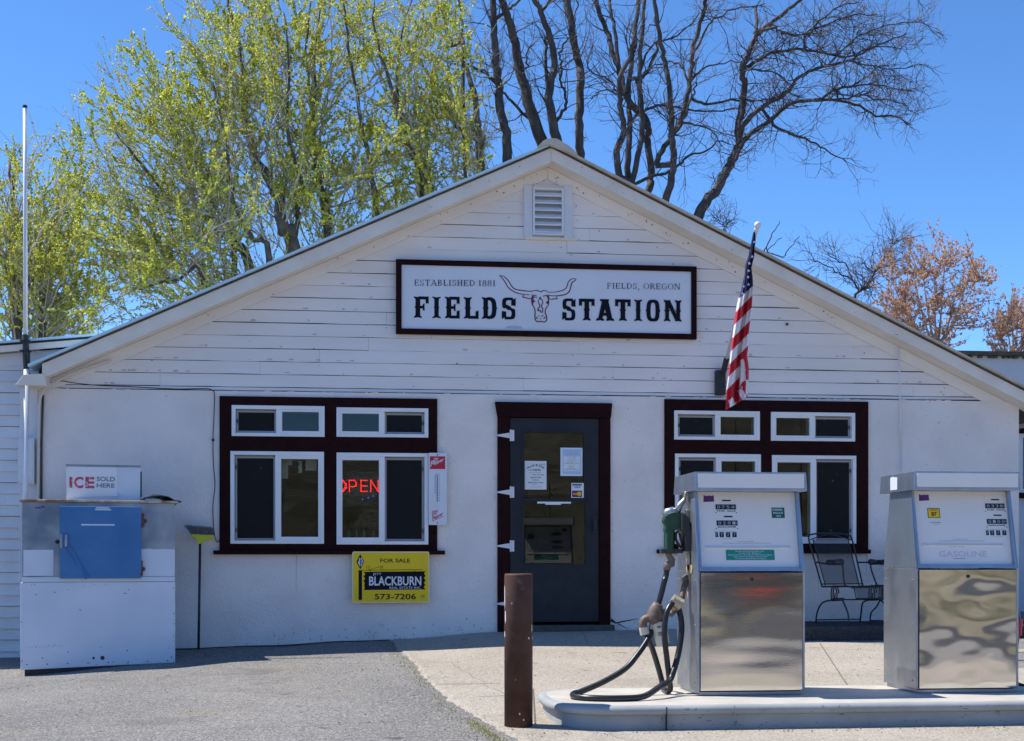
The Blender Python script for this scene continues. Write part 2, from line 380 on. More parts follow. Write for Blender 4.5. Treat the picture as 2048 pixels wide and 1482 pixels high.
# concrete pad in front of the door: its curved left edge is traced on the ground
edge = [G(*p) for p in ((782, 1287), (790, 1303), (808, 1316), (835, 1350), (852, 1371), (882, 1406), (920, 1431), (960, 1456), (1000, 1480))]
edge = sorted([(p.y, p.x) for p in edge])
edge = [(-16, edge[0][1] + .9), (-7.5, edge[0][1] + .25)] + edge + [(-.05, edge[-1][1] - .02)]
redge = [(-16, 9.0), (-5, 9.0), (-2.0, 4.6), (G(1770, 1330).y, G(1770, 1330).x), (G(1652, 1286).y, G(1652, 1286).x), (-1.2, G(1620, 1270).x - .1), (-.02, G(1560, 1262).x)]
redge = sorted(redge)
def pl(y, tab):
    if y <= tab[0][0]: return tab[0][1]
    for (a, va), (b, vb) in zip(tab, tab[1:]):
        if y <= b: return lerp(va, vb, (y - a) / (b - a))
    return tab[-1][1]
mb = MB(); rows = []; y = -13.0
erng = random.Random(3)
while y < -.02:
    xa, xb = pl(y, edge) + erng.uniform(-.02, .02), pl(y, redge)
    row = []
    n = 70
    for i in range(n + 1):
        x = lerp(xa, xb, i / n); row.append((x, y, far_z(x, y) + (.011 if i else -.02)))
    rows.append(row); y += .07
for a, b in zip(rows, rows[1:]):
    o = len(mb.v); n = len(a); mb.v += a + b
    for i in range(n - 1): mb.f.append((o + i, o + i + 1, o + n + i + 1, o + n + i)); mb.m.append(0)
tag(mb.build("concrete_pavement", "concrete"), "pale tan concrete apron under the pumps and in front of the door", kind="structure")
# wall shade left of the door painted as a dark strip, with some dirt
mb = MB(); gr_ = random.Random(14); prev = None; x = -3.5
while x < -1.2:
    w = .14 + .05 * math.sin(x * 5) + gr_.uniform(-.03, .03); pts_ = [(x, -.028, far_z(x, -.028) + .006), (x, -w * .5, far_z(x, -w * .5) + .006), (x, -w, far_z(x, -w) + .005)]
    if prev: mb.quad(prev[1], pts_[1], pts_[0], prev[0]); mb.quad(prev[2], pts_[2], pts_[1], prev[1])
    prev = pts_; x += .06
tag(mb.build("dirt_shade", "asphalt_dark"), "painted shade and dirt along the foot of the stucco wall", kind="stuff")
# saw-cut joints in the apron (thin dark lines that really lie on it)
mat("joint", (.15, .13, .11), .95)
mb = MB()
for a, b in (((868, 1372), (1000, 1371)), ((958, 1397), (1012, 1395)), ((1066, 1382), (1070, 1452)), ((1640, 1290), (1700, 1382))):
    pa, pb = G(*a), G(*b); n = 14; pts = [pa.lerp(pb, i / n) for i in range(n + 1)]
    t = (pb - pa).normalized(); nn = Vector((-t.y, t.x, 0)) * .005
    for p, q in zip(pts, pts[1:]):
        mb.quad(*[(v.x, v.y, far_z(v.x, v.y) + .0155) for v in (p - nn, q - nn, q + nn, p + nn)])
tag(mb.build("pavement_joint", "joint"), "thin dark joints across the concrete apron", kind="structure")
# dark asphalt pad right of the apron, under the chairs
mb = MB(); rows = []; y = -2.6
while y < -.02:
    xa = pl(y, redge) - .05; rows.append([(lerp(xa, 9, i / 30), y, far_z(lerp(xa, 9, i / 30), y) + .007) for i in range(31)]); y += .1
for a, b in zip(rows, rows[1:]):
    for i in range(30): mb.quad(a[i], a[i + 1], b[i + 1], b[i])
tag(mb.build("asphalt_path", "asphalt"), "grey asphalt strip beside the concrete apron under the chairs", kind="structure")
# road, field and hills behind the photographer (they show in the glass and the steel)
zc = far_z(0, -14)
mb = MB(); mb.box(-300, 300, -27, -18, zc - .3, zc + .02); tag(mb.build("road", "asphalt_dark"), "dark asphalt road running past the station", kind="structure")
mb = MB(); n = 180
for j, (yy, hh) in enumerate(((-28, .05), (-44, .3), (-52, 4.2), (-62, 6.4), (-100, 10.0), (-300, 30.0))):
    for i in range(n + 1):
        x = lerp(-330, 330, i / n); mb.v.append((x, yy, zc + hh * (1 + .08 * math.sin(x * .11 + j) + .05 * math.sin(x * .3 + 2 * j) + .45 * min(1, max(0, (x - 9) / 6)) - .1 * min(1, max(0, (4 - x) / 6)))))
for j in range(5):
    for i in range(n): mb.f.append((j * (n + 1) + i, (j + 1) * (n + 1) + i, (j + 1) * (n + 1) + i + 1, j * (n + 1) + i + 1)); mb.m.append(0)
tag(mb.build("hills", "hill_scrub", smooth=True), "dry scrub hillside across the road", kind="structure")

# ------------------------------------------------------------------ station building
B = thing("station_building", "white gabled station with stucco front, clapboard gable and maroon window trim", "building", (0, 0, 0))
YF = -.25
PK = P(1103, 285, YF - .03); LE = P(197, 669, YF - .03); RE = P(2040, 767, YF - .03)
sl = (PK.z - LE.z) / (PK.x - LE.x); sr = (PK.z - RE.z) / (RE.x - PK.x)
XL, XR = P(78, 900).x, P(2035, 900).x
XLE = P(84, 740, YF).x; XRE = 5.75
def roofz(x): return PK.z - (sl * (PK.x - x) if x < PK.x else sr * (x - PK.x))
ZST = (P(300, 779).z + P(1000, 789).z + P(1900, 797).z) / 3
def grid_wall(mb, x0, x1, z0, z1, holes, yf, yb, jitter=None):
    xs = sorted({x0, x1, *[v for h in holes for v in h[:2]]}); zs = sorted({z0, z1, *[v for h in holes for v in h[2:]]})
    for a, b in zip(xs, xs[1:]):
        for c, d in zip(zs, zs[1:]):
            if any(h[0] - 1e-6 <= a and b <= h[1] + 1e-6 and h[2] - 1e-6 <= c and d <= h[3] + 1e-6 for h in holes): continue
            mb.quad((a, yf, c), (b, yf, c), (b, yf, d), (a, yf, d)); mb.quad((a, yb, d), (b, yb, d), (b, yb, c), (a, yb, c))
    for a, b, c, d in list(holes):
        mb.quad((a, yf, c), (a, yb, c), (b, yb, c), (b, yf, c)); mb.quad((a, yf, d), (b, yf, d), (b, yb, d), (a, yb, d))
        mb.quad((a, yf, c), (a, yf, d), (a, yb, d), (a, yb, c)); mb.quad((b, yf, c), (b, yb, c), (b, yb, d), (b, yf, d))
    mb.quad((x0, yf, z0), (x0, yf, z1), (x0, yb, z1), (x0, yb, z0)); mb.quad((x1, yf, z0), (x1, yb, z0), (x1, yb, z1), (x1, yf, z1))
    mb.quad((x0, yf, z1), (x1, yf, z1), (x1, yb, z1), (x0, yb, z1)); mb.quad((x0, yf, z0), (x0, yb, z0), (x1, yb, z0), (x1, yf, z0))
WL = RECT(440, 796, 874, 1106); WR = RECT(1327, 802, 1733, 1105); DR = RECT(994, 806, 1219, 1262)
ins = lambda r, d: (r[0] + d, r[1] - d, r[2] + d, r[3] - d)
dopen = (DR[0] + .05, DR[1] - .05, -.02, DR[3] - .06)
mb = MB(); grid_wall(mb, XL, XR, -.7, ZST - .012, [ins(WL, .05), dopen, ins(WR, .05)], -.03, .12)
mb.box(XL, XL + .15, .125, 9, -.7, ZST); mb.box(XR - .15, XR, .125, 9, -.7, ZST); mb.box(XL, XR, 9.005, 9.15, -.7, ZST)
mb.build("stucco_wall", "stucco", B)
# ragged stucco lip along the joint
mb = MB(); x = XL + .02; rr = random.Random(11)
while x < XR - .05:
    w = rr.uniform(.03, .12); h = rr.choice([0, 0, rr.uniform(.001, .007)])
    if h: mb.prism([(x, ZST - .016), (x + w, ZST - .016), (x + w * .7, ZST - .012 + h), (x + w * .3, ZST - .013 + h * .8)], -.032 - rr.uniform(0, .006), -.002)
    x += w
mb.build("stucco_lip", "stucco", B)
# gable: dark sheathing with separate boards in front
soff = lambda x: roofz(x) - .165
mb = MB(); mb.prism([(XL, ZST - .04), (XR, ZST - .04), (XR, max(soff(XR), ZST)), (PK.x, soff(PK.x)), (XL, max(soff(XL), ZST))], .014, .10)
mb.build("gable_sheathing", "dark_gap", B)
mb = MB(); rr = random.Random(5); ch = .1265; z = ZST - .004 ; zl = P(1200, 458).z
off = (zl - z) % ch; z0 = z - (ch - off)
k = 0
fz = lambda x: soff(x) - .06
while z0 < PK.z - .3:
    za, zb = max(z0, ZST - .002), z0 + ch
    if zb - za > .02:
        xl = PK.x - (fz(PK.x) - za) / sl; xr = PK.x + (fz(PK.x) - za) / sr
        xl, xr = max(xl, XL), min(xr, XR); x = xl
        if xr - xl > .1:
            joins = [xl]; x = xl + rr.uniform(.6, 2.6)
            while x < xr - .5: joins.append(x); x += rr.uniform(1.2, 3.6)
            joins.append(xr)
            for a, b in zip(joins, joins[1:]):
                gapbase = rr.choice([.0015, .0045, .0065, .0085]); n = max(1, int((b - a) / .22)); a2 = a + rr.choice([.0006, .002]) ; tilt = rr.uniform(.0015, .005); dep = rr.uniform(-.002, .002)
                pts = []
                for i in range(n + 1):
                    xx = lerp(a2, b, i / n); zt = min(zb - .0004, fz(xx) + .03); g = max(.0003, gapbase + rr.uniform(-.003, .003))
                    pts.append((xx, min(za + g, zt), zt, rr.uniform(-.0012, .0012)))
                for (xa, la, ta, ja), (xb, lb, tb, jb) in zip(pts, pts[1:]):
                    yb_, yt = dep - tilt, dep
                    A, Bq, C, D = (xa, yb_ + ja, la), (xb, yb_ + jb, lb), (xb, yt + jb, tb), (xa, yt + ja, ta)
                    mb.quad(A, Bq, C, D); mb.quad((xa, .012, la), (xb, .012, lb), Bq, A); mb.quad(D, C, (xb, .012, tb), (xa, .012, ta))
                (xa, la, ta, ja), (xb, lb, tb, jb) = pts[0], pts[-1]
                mb.quad((xa, .012, la), (xa, dep - tilt + ja, la), (xa, dep + ja, ta), (xa, .012, ta)); mb.quad((xb, dep - tilt + jb, lb), (xb, .012, lb), (xb, .012, tb), (xb, dep + jb, tb))
    z0 += ch
mb.build("gable_siding", "siding", B)
# roof, fascia, soffit, frieze
def slope_prism(mb, xa, xb, t0, t1, y0, y1):
    mb.hexa([(xa, y0, roofz(xa) - t1), (xb, y0, roofz(xb) - t1), (xb, y1, roofz(xb) - t1), (xa, y1, roofz(xa) - t1)],
            [(xa, y0, roofz(xa) - t0), (xb, y0, roofz(xb) - t0), (xb, y1, roofz(xb) - t0), (xa, y1, roofz(xa) - t0)])
mb = MB(); slope_prism(mb, XLE - .12, PK.x, 0, .024, YF - .05, 9.4); mb.build("roof", "roof_metal", B)
mb = MB(); slope_prism(mb, PK.x, XRE + .1, 0, .022, YF - .05, 9.4); mb.build("roof", "roof_tan", B)
mb = MB(); slope_prism(mb, XLE + .02, PK.x - .002, .026, .04, YF - .012, 9.2); slope_prism(mb, PK.x + .002, XRE, .026, .04, YF - .012, 9.2); mb.build("roof_decking", "wood_dark", B)
for a, b in ((XLE, PK.x - .001), (PK.x + .001, XRE)):
    mb = MB(); slope_prism(mb, a, b, .042, .182 if a == XLE else .165, YF, YF + .03); mb.build("rake_board", "trim_white", B, bevel=.004)
    mb = MB(); slope_prism(mb, a + (.02 if a == XLE else 0), b, .150, .164, YF + .032, .012); mb.build("soffit", "trim_white", B)
    mb = MB()
    xa = max(a, XL + .01) if a == XLE else a; xb = min(b, XR - .004)
    slope_prism(mb, xa, xb, .166, .28 if a == XLE else .29, -.022, -.004); mb.build("frieze_board", "siding", B, bevel=.003)
# ridge cap
mb = MB(); c = PK; yy0, yy1 = YF - .07, 9.45
mb.prism([(c.x - .15, roofz(c.x - .15) + .004), (c.x - .15, roofz(c.x - .15) + .0), (c.x - .02, c.z - .03), (c.x + .24, roofz(c.x + .24) - .01), (c.x + .25, roofz(c.x + .25) + .012), (c.x + .16, roofz(c.x + .16) + .045), (c.x + .05, c.z + .028), (c.x - .03, c.z + .03), (c.x - .08, c.z + .006)], yy0, yy1)
mb.build("ridge_cap", "roof_tan", B, bevel=.006)
# nest / dirt under the peak
mb = MB(); q = P(1097, 322); rr = random.Random(2)
for i in range(14): mb.ball((q.x + rr.uniform(-.045, .045), -.03 - rr.uniform(0, .02), q.z + rr.uniform(-.035, .03)), rr.uniform(.006, .018), 6, 4)
q = P(1093, 361)
for dx in (-.03, .045, .06): mb.ball((q.x + dx, -.005, q.z + rr.uniform(-.004, .006)), .012, 7, 4)
mb.build("mud_nest", "wood_dark", B)
mb = MB(); mb.prism([(XL, ZST - .04), (XR, ZST - .04), (XR, max(soff(XR), ZST)), (PK.x, soff(PK.x)), (XL, max(soff(XL), ZST))], 9.0, 9.1); mb.build("rear_gable", "siding", B)
# brown nail and insect stains on the trim boards and siding
mat("stain", (.17, .11, .06), .9); mat("stain_pale", (.42, .34, .25), .9)
rr = random.Random(44)
mb = MB()
for i in range(80):
    x = rr.uniform(XL + .6, XR - .6); zt_ = roofz(x) - .36
    if zt_ < ZST + .1: continue
    z = zl + ch * round((rr.uniform(ZST + .06, zt_) - zl) / ch); w, h = rr.uniform(.010, .035), rr.uniform(.004, .012); a0 = rr.random() * 6
    mb.poly([(x + w * rr.uniform(.6, 1.1) * math.cos(-i2 * .698), -.0060 - .00001 * i, z + .024 + h * rr.uniform(.5, 1.2) * math.sin(-i2 * .698)) for i2 in range(9)][::-1])
mat("smudge", (.54, .49, .44), .9); tag(mb.build("stain_marks", "smudge", B), kind="stuff")
for mtl, cnt in (("stain", 110), ("stain_pale", 90)):
    mb = MB()
    def blot(x, y, z, r_):
        n = rr.randint(5, 8); a0 = rr.random() * 6; mb.poly([(x + r_ * rr.uniform(.4, 1.1) * math.cos(a0 - i * 6.283 / n), y, z + r_ * rr.uniform(.4, 1.3) * math.sin(a0 - i * 6.283 / n)) for i in range(n)][::-1])
    for i in range(cnt):
        far_ = rr.random() < .35
        x = PK.x + rr.choice([-1, 1, 1]) * abs(rr.gauss(0, 1.4 if not far_ else 3.2))
        if x < XL + .2 or x > XR - .4: continue
        kk = rr.random()
        if kk < .35: blot(x, -.0232, roofz(x) - rr.uniform(.18, .27), rr.uniform(.003, .011))
        elif kk < .6: blot(x, YF - .0012, roofz(x) - rr.uniform(.06, .15), rr.uniform(.002, .008))
        else:
            z = lerp(ZST + .05, max(ZST + .06, roofz(x) - .33), rr.random()); blot(x, -.0085, z, rr.uniform(.003, .010))
    tag(mb.build("stain_marks", mtl, B), kind="stuff")
mb = MB()
for i in range(380):
    x = rr.uniform(XL + .9, XR - .2) if i % 4 == 0 else rr.uniform(.9, XR - .1); z = rr.uniform(.1, ZST - .1)
    blot(x, -.0308, z, rr.uniform(.0015, .0065) * (1.5 if rr.random() < .08 else 1))
tag(mb.build("stain_marks", "stain_pale", B), kind="stuff")
# hairline cracks, drips under the sills and splashes along the foot of the stucco
mat("drip", (.60, .55, .50), .9); mb = MB()
def crack(x, z, L, a, w):
    pts = [Vector((x, -.0306, z))]
    for i in range(int(L / .05)): a += rr.gauss(0, .35); pts.append(pts[-1] + Vector((math.cos(a) * .05, 0, math.sin(a) * .05)))
    if len(pts) > 2: ribbon(mb, pts, [w * rr.uniform(.3, 1.2) for _ in pts])
for x, z, L, a in ((XL + .4, .9, .5, 1.2), (-2.9, .15, .4, .6), (-1.4, .35, .5, 2.4), (-.75, 1.9, .35, -1.2), (1.35, .5, .5, .3), (1.2, 1.5, .4, 1.4), (4.6, 1.7, .5, -1.0), (4.3, .8, .45, 2.2), (-3.9, .3, .3, .6)): crack(x, z, L, a, .004)
for i in range(9):
    w_ = WL if i % 2 else WR; x = rr.uniform(w_[0], w_[1]); z = w_[2] - .02; L = rr.uniform(.05, .4); w = rr.uniform(.004, .016)
    ribbon(mb, [(x, -.0305, z), (x + rr.uniform(-.006, .006), -.0305, z - L * .5), (x + rr.uniform(-.008, .008), -.0305, z - L)], [w, w * .7, .001])
for i in range(230):
    x = rr.uniform(XL + 1.8, XR - .1); z = ground_z(x, -.05) + abs(rr.gauss(0, .07)) + .01
    if DR[0] - .02 < x < DR[1] + .02: continue
    blot(x, -.0307, z, rr.uniform(.003, .016))
tag(mb.build("stain_marks", "drip", B), kind="stuff")
# eave return at the left end
mb = MB(); e = RECT(48, 747, 90, 771, -.25); mb.prism([(e[0] - .08, e[2]), (e[1] + .015, e[2]), (e[1], e[3]), (e[0], e[3] - .01)], -.262, .1); mb.build("eave_return", "trim_white", B, bevel=.004)
# gable vent
V = MB(); r = RECT(1065, 378, 1126, 472); Yv = -.02
fr = (r[0], r[1], r[2], r[3])
w = .018
for bx in ((fr[0], fr[0] + w, fr[2], fr[3]), (fr[1] - w, fr[1], fr[2], fr[3]), (fr[0] + w, fr[1] - w, fr[2], fr[2] + w), (fr[0] + w, fr[1] - w, fr[3] - w, fr[3])): V.box(bx[0], bx[1], -.05, .0, bx[2], bx[3])
vent = V.build("gable_vent", "vinyl", B)
mb = MB(); mb.box(fr[0] + w, fr[1] - w, -.008, -.004, fr[2] + w, fr[3] - w); mb.build("vent_screen", "screen_frame", vent)
n = 6; hh = (fr[3] - fr[2] - 2 * w) / n
for i in range(n):
    zz = fr[2] + w + i * hh; mb = MB()
    mb.hexa([(fr[0] + w, -.044, zz + .004), (fr[1] - w, -.044, zz + .004), (fr[1] - w, -.012, zz + hh * .62), (fr[0] + w, -.012, zz + hh * .62)],
            [(fr[0] + w, -.044, zz + .017), (fr[1] - w, -.044, zz + .017), (fr[1] - w, -.012, zz + hh * .62 + .006), (fr[0] + w, -.012, zz + hh * .62 + .006)])
    mb.build("louvre", "vinyl", vent)
for q in ((1047, 371, 1064.5, 475), (1126.5, 373, 1144, 477)):
    a = RECT(*q); mb = MB(); mb.box(a[0], a[1], -.035, -.001, a[2], a[3]); mb.build("vent_trim", "lap_siding", vent, bevel=.003)
a = RECT(1050, 476, 1152, 481); mb = MB(); mb.box(a[0], a[1], -.03, -.001, a[2], a[3]); a = RECT(1066, 372, 1125, 377.5); mb.box(a[0], a[1], -.03, -.001, a[2], a[3]); mb.build("vent_trim", "trim_white", vent)

# windows
def slider(rect, mirror):
    x0, x1, z0, z1 = rect; H = z1 - z0; yo, yb = -.066, .05
    mx = (lambda x: x0 + x1 - x) if mirror else (lambda x: x)
    f = MB(); w = .036; tall = H > .5
    def bx(a, b, c, d, ya, yb_): f.box(mx(a), mx(b), ya, yb_, c, d)
    bx(x0, x0 + w, z0, z1, yo, yb); bx(x1 - w, x1, z0, z1, yo, yb); bx(x0 + w, x1 - w, z0, z0 + w * .9, yo, yb); bx(x0 + w, x1 - w, z1 - w, z1, yo, yb)
    xm = lerp(x0, x1, .49)
    bx(xm - .012, xm + .045, z0 + w * .9, z1 - w, yo + .006, yb)                      # meeting stile
    tr, brr = (.036, .036) if tall else (.022, .022)
    bx(xm + .045, x1 - w, z1 - w - tr, z1 - w, yo + .006, yb); bx(xm + .045, x1 - w, z0 + w * .9, z0 + w * .9 + brr, yo + .006, yb); bx(x1 - w - .02, x1 - w, z0 + w * .9 + brr, z1 - w - tr, yo + .006, yb)
    bx(x0 + w, x0 + w + .004, z0 + w * .9, z1 - w, -.03, yb)
    win = f.build("window", "vinyl", B, bevel=.0025)
    p = MB(); p.box(mx(xm + .04), mx(x1 - w - .016), -.035, -.031, z0 + w * .9 + brr - .004, z1 - w - tr + .004); p.build("pane", "glass", win)
    # sliding half: inner sash, glass and the insect screen in its grey frame
    s = MB(); sa, sb, sc, sd_ = x0 + w + .005, xm - .013, z0 + w * .9 + .001, z1 - w - .001
    def ring(m, a, b, c, d, ww, ya, yb_):
        for q in ((a, a + ww, c, d), (b - ww, b, c, d), (a + ww, b - ww, c, c + ww), (a + ww, b - ww, d - ww, d)): m.box(mx(q[0]), mx(q[1]), ya, yb_, q[2], q[3])
    ring(s, sa, sb, sc, sd_, .03, .008, .04); s.build("sash", "vinyl", win)
    p = MB(); p.box(mx(sa + .028), mx(sb - .028), .022, .026, sc + .028, sd_ - .028); p.build("pane", "glass", win)
    s = MB(); ring(s, sa + .004, sb, sc + .004, sd_ - .012, .017, -.03, -.018); sf = s.build("screen_frame", "screen_frame", win)
    p = MB(); p.box(mx(sa + .02), mx(sb - .016), -.025, -.024, sc + .02, sd_ - .028); p.build("insect_screen", "screen_mesh", win)
    for lz in ((.12, .86) if tall else (.5,)):
        q = MB(); zz = lerp(sc, sd_, lz); q.box(mx(sa + .006), mx(sa + .018), -.04, -.0305, zz - .018, zz + .018); q.build("latch", "black_metal", win)
UNITS_L = [(463.5, 811.5, 649.2, 873), (673, 816, 856.5, 874.5), (461, 903, 648, 1087.5), (673.2, 906, 856.5, 1089)]
UNITS_R = [(1348, 822, 1519, 880), (1541.4, 825, 1709.4, 882.3), (1349.6, 908, 1521, 1088), (1543.5, 911, 1711.6, 1087)]
for trim, units, sill in ((WL, UNITS_L, (427, 1101, 890, 1109)), (WR, UNITS_R, (1315, 1099, 1741, 1107))):
    us = [RECT(*u, Y=-.05) for u in units]
    mb = MB(); grid_wall(mb, *trim, [ins(u, .006) for u in us], -.052, .1); mb.build("window_trim", "maroon", B)
    a = RECT(*sill, Y=-.08); mb = MB(); mb.box(a[0], a[1], -.10, -.033, a[2], a[3]); mb.build("window_sill", "maroon", B, bevel=.004)
    for i, u in enumerate(us): slider(u, i % 2 == 1)

# door
mb = MB()
jl, jr, hd = P(1018, 900).x, P(1196.5, 900).x, P(1100, 836).z
mb.box(DR[0], jl, -.06, .1, -.03, hd); mb.box(jr, DR[1], -.06, .1, -.03, hd)
hx0, hx1, hz1 = P(989, 806).x, P(1222, 806).x, (P(990, 806).z + P(1220, 807).z) / 2
mb.prism([(DR[0] - .002, hd), (DR[1] + .002, hd), (hx1, hz1 - .012), (hx1, hz1), (hx0, hz1), (hx0, hz1 - .012)], -.075, .1)
mb.build("door_frame", "maroon", B, bevel=.004)
mb = MB(); mb.box(DR[0] + .06, DR[1] + .03, -.13, .1, -.12, .06); a = mb.build("door_threshold", "wood_dark", B, bevel=.008)
dz0 = P(1100, 1243).z
gu = RECT(1047, 866, 1166, 998); gl = RECT(1046, 1004.5, 1169, 1128)
mb = MB(); grid_wall(mb, jl + .006, jr - .006, dz0, hd - .008, [gu, gl], -.05, -.01)
for g_ in (gu, gl):
    for q in ((g_[0] - .02, g_[0], g_[2] - .02, g_[3] + .02), (g_[1], g_[1] + .02, g_[2] - .02, g_[3] + .02)): mb.box(q[0], q[1], -.056, -.0505, q[2], q[3])
mb.box(gl[0], gl[1], -.056, -.0505, gl[2] - .025, gl[2]); mb.box(gu[0], gu[1], -.056, -.0505, gu[3], gu[3] + .02)
door = mb.build("door", "door_grey", B)
for g_ in (gu, gl):
    mb = MB(); mb.box(g_[0] - .003, g_[1] + .003, -.034, -.030, g_[2] - .003, g_[3] + .003); mb.build("pane", "glass", door)
mb = MB(); a = RECT(1073, 1004, 1140, 1007.5); mb.box(a[0], a[1], -.062, -.0565, a[2], a[3]); a = RECT(1089, 1006, 1120, 1010); mb.box(a[0], a[1], -.064, -.0585, a[2], a[3]); mb.build("closer_bracket", "vinyl", door)
mb = MB(); h = P(1187, 1050); mb.box(h.x - .018, h.x + .018, -.07, -.0505, h.z - .08, h.z + .08); mb.tube([(h.x, -.07, h.z + .05), (h.x, -.11, h.z + .05), (h.x, -.11, h.z - .05), (h.x, -.07, h.z - .05)], .009, 8); mb.build("door_handle", "black_metal", door)
for yy in (872, 985, 1092, 1207):
    t = P(1020, yy); mb = MB(); hx = P(993, yy).x
    mb.prism([(t.x - .005, t.z - .028), (t.x - .005, t.z + .028), (hx, t.z + .006), (hx, t.z - .006)][::-1], -.066, -.0605)
    mb.box(t.x - .004, t.x + .035, -.066, -.0575, t.z - .055, t.z + .055); mb.tube([(t.x - .002, -.068, t.z - .057), (t.x - .002, -.068, t.z + .057)], .008, 8)
    mb.build("hinge", "white_pipe", door)
# interior room behind the glass
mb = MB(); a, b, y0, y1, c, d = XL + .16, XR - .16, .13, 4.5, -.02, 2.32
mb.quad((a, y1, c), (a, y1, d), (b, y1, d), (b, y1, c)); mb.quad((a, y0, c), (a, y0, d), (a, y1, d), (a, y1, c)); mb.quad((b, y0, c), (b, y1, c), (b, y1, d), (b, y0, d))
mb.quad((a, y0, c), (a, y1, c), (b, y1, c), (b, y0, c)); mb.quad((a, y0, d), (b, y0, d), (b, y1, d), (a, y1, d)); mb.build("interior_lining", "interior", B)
# conduits on the wall
mb = MB(); pts = [P(222, 721, -.04), P(160, 741, -.05), P(105, 767, -.06), P(88, 780, -.06), P(80, 800, -.06), P(78, 840, -.06), P(76, 1000, -.06), P(74, 1300, -.06)]
mb.tube(smooth_line(pts, 5), .014, 8); mb.build("conduit", "cream_pipe", B, smooth=True)
mb = MB(); pts = [P(86, 790, -.05), P(83, 880, -.05), P(81, 1320, -.05)]; mb.tube(pts, .011, 7); mb.build("conduit", "wood_dark", B, smooth=True)
mb = MB(); mb.tube([P(1797, 696, -.06), P(1800, 780, -.06), P(1802, 905, -.06)], .009, 8); mb.tube([P(1802, 905, -.06), P(1804, 1110, -.06)], .009, 8); mb.build("conduit", "white_pipe", B, smooth=True)
mb = MB(); q = P(1573, 649); mb.lathe((0, 0, 0), [(.012, 0), (.012, .03), (.006, .034)], 10); mb.v = [(q.x + x, -.004 - z, q.z + y) for x, y, z in mb.v]; mb.build("pipe_stub", "black_metal", B)
# black cable along the stucco joint and down beside the window
mb = MB(); pts = [P(*p, -.045) for p in ((86, 771), (108, 764), (125, 762), (150, 766), (200, 771), (255, 773), (310, 776), (360, 778), (408, 777), (424, 780), (429, 790), (428, 830), (426, 880), (427, 930), (430, 970), (426, 1010), (427, 1050), (431, 1078), (437, 1084), (440, 1076))]
mb.tube(smooth_line(pts, 4), .0045, 5); mb.box(pts[12].x - .01, pts[12].x + .012, -.06, -.045, pts[12].z - .012, pts[12].z + .012); mb.build("cable", "black_metal", B, smooth=True)
mb = MB(); pts = [P(*p, -.0345) for p in ((1222, 1240), (1232, 1246), (1245, 1243), (1262, 1240), (1275, 1237))]; ribbon(mb, pts, [.03, .014, .012, .008, .003])
pts = [P(*p, -.0345) for p in ((1236, 1247), (1245, 1252), (1258, 1258))]; ribbon(mb, pts, [.01, .008, .002]); mb.build("wall_crack", "dark_gap", B)

# ------------------------------------------------------------------ left annex
A = thing("annex_building", "white lap-sided annex with low metal roof left of the station", "building", (XL - 1, .1, 0))
xa0, xa1 = -9.5, XL - .005
za = lambda x: lerp(P(0, 683, -.12).z, P(190, 668, -.12).z, (x - P(0, 683, -.12).x) / (P(190, 668, -.12).x - P(0, 683, -.12).x))
mb = MB(); lap = .108; z = -.6; k = 0
while z < za(xa1) - .12:
    zb = min(z + lap, za(xa1) - .05); k += 1
    g_ = .003 + .003 * math.sin(k * 2.3); mb.hexa([(xa0, .008, z + g_), (xa1, .008 + .002 * math.sin(k), z + g_), (xa1, .06, z + g_), (xa0, .06, z + g_)], [(xa0, .032, zb), (xa1, .032, zb), (xa1, .06, zb), (xa0, .06, zb)]); z += lap
mb.box(xa0, xa1, .061, 8, -.6, za(xa0) - .14)
mb.build("lap_wall", "lap_siding", A)
def aroof(mb, t0, t1, x0, x1, y0, y1): mb.hexa([(x0, y0, za(x0) - t1), (x1, y0, za(x1) - t1), (x1, y1, za(x1) - t1), (x0, y1, za(x0) - t1)], [(x0, y0, za(x0) - t0), (x1, y0, za(x1) - t0), (x1, y1, za(x1) - t0), (x0, y1, za(x0) - t0)])
xr_ = P(192, 668, -.12).x
mb = MB(); aroof(mb, 0, .02, xa0 - .2, xr_, -.15, 8.2); mb.build("roof", "roof_metal", A)
mb = MB(); aroof(mb, .022, .036, xa0 - .15, xr_ - .03, -.12, 8); mb.build("roof_decking", "dark_gap", A)
mb = MB(); aroof(mb, .038, .098, xa0 - .1, xr_ - .05, -.11, -.08); mb.build("fascia", "trim_white", A, bevel=.003)
mb = MB(); aroof(mb, .099, .22, xa0, xr_ - .3, .0, .019); mb.build("frieze_board", "lap_siding", A)
c0 = P(38, 900, -.02).x
mb = MB(); mb.box(c0, xa1 - .004, -.005, .03, -.5, P(60, 776).z); mb.build("corner_board", "lap_siding", A, bevel=.004)
a = RECT(37, 877, 69, 968, -.06); mb = MB(); mb.box(a[0], a[1], -.085, -.007, a[2], a[3]); mb.box(a[0] + .012, a[1] - .012, -.09, -.0855, a[2] + .012, a[3] - .012)
tag(mb.build("electrical_box", "lap_siding", bevel=.006), "flat white electrical box on the wall behind the white pole", "electrical box")
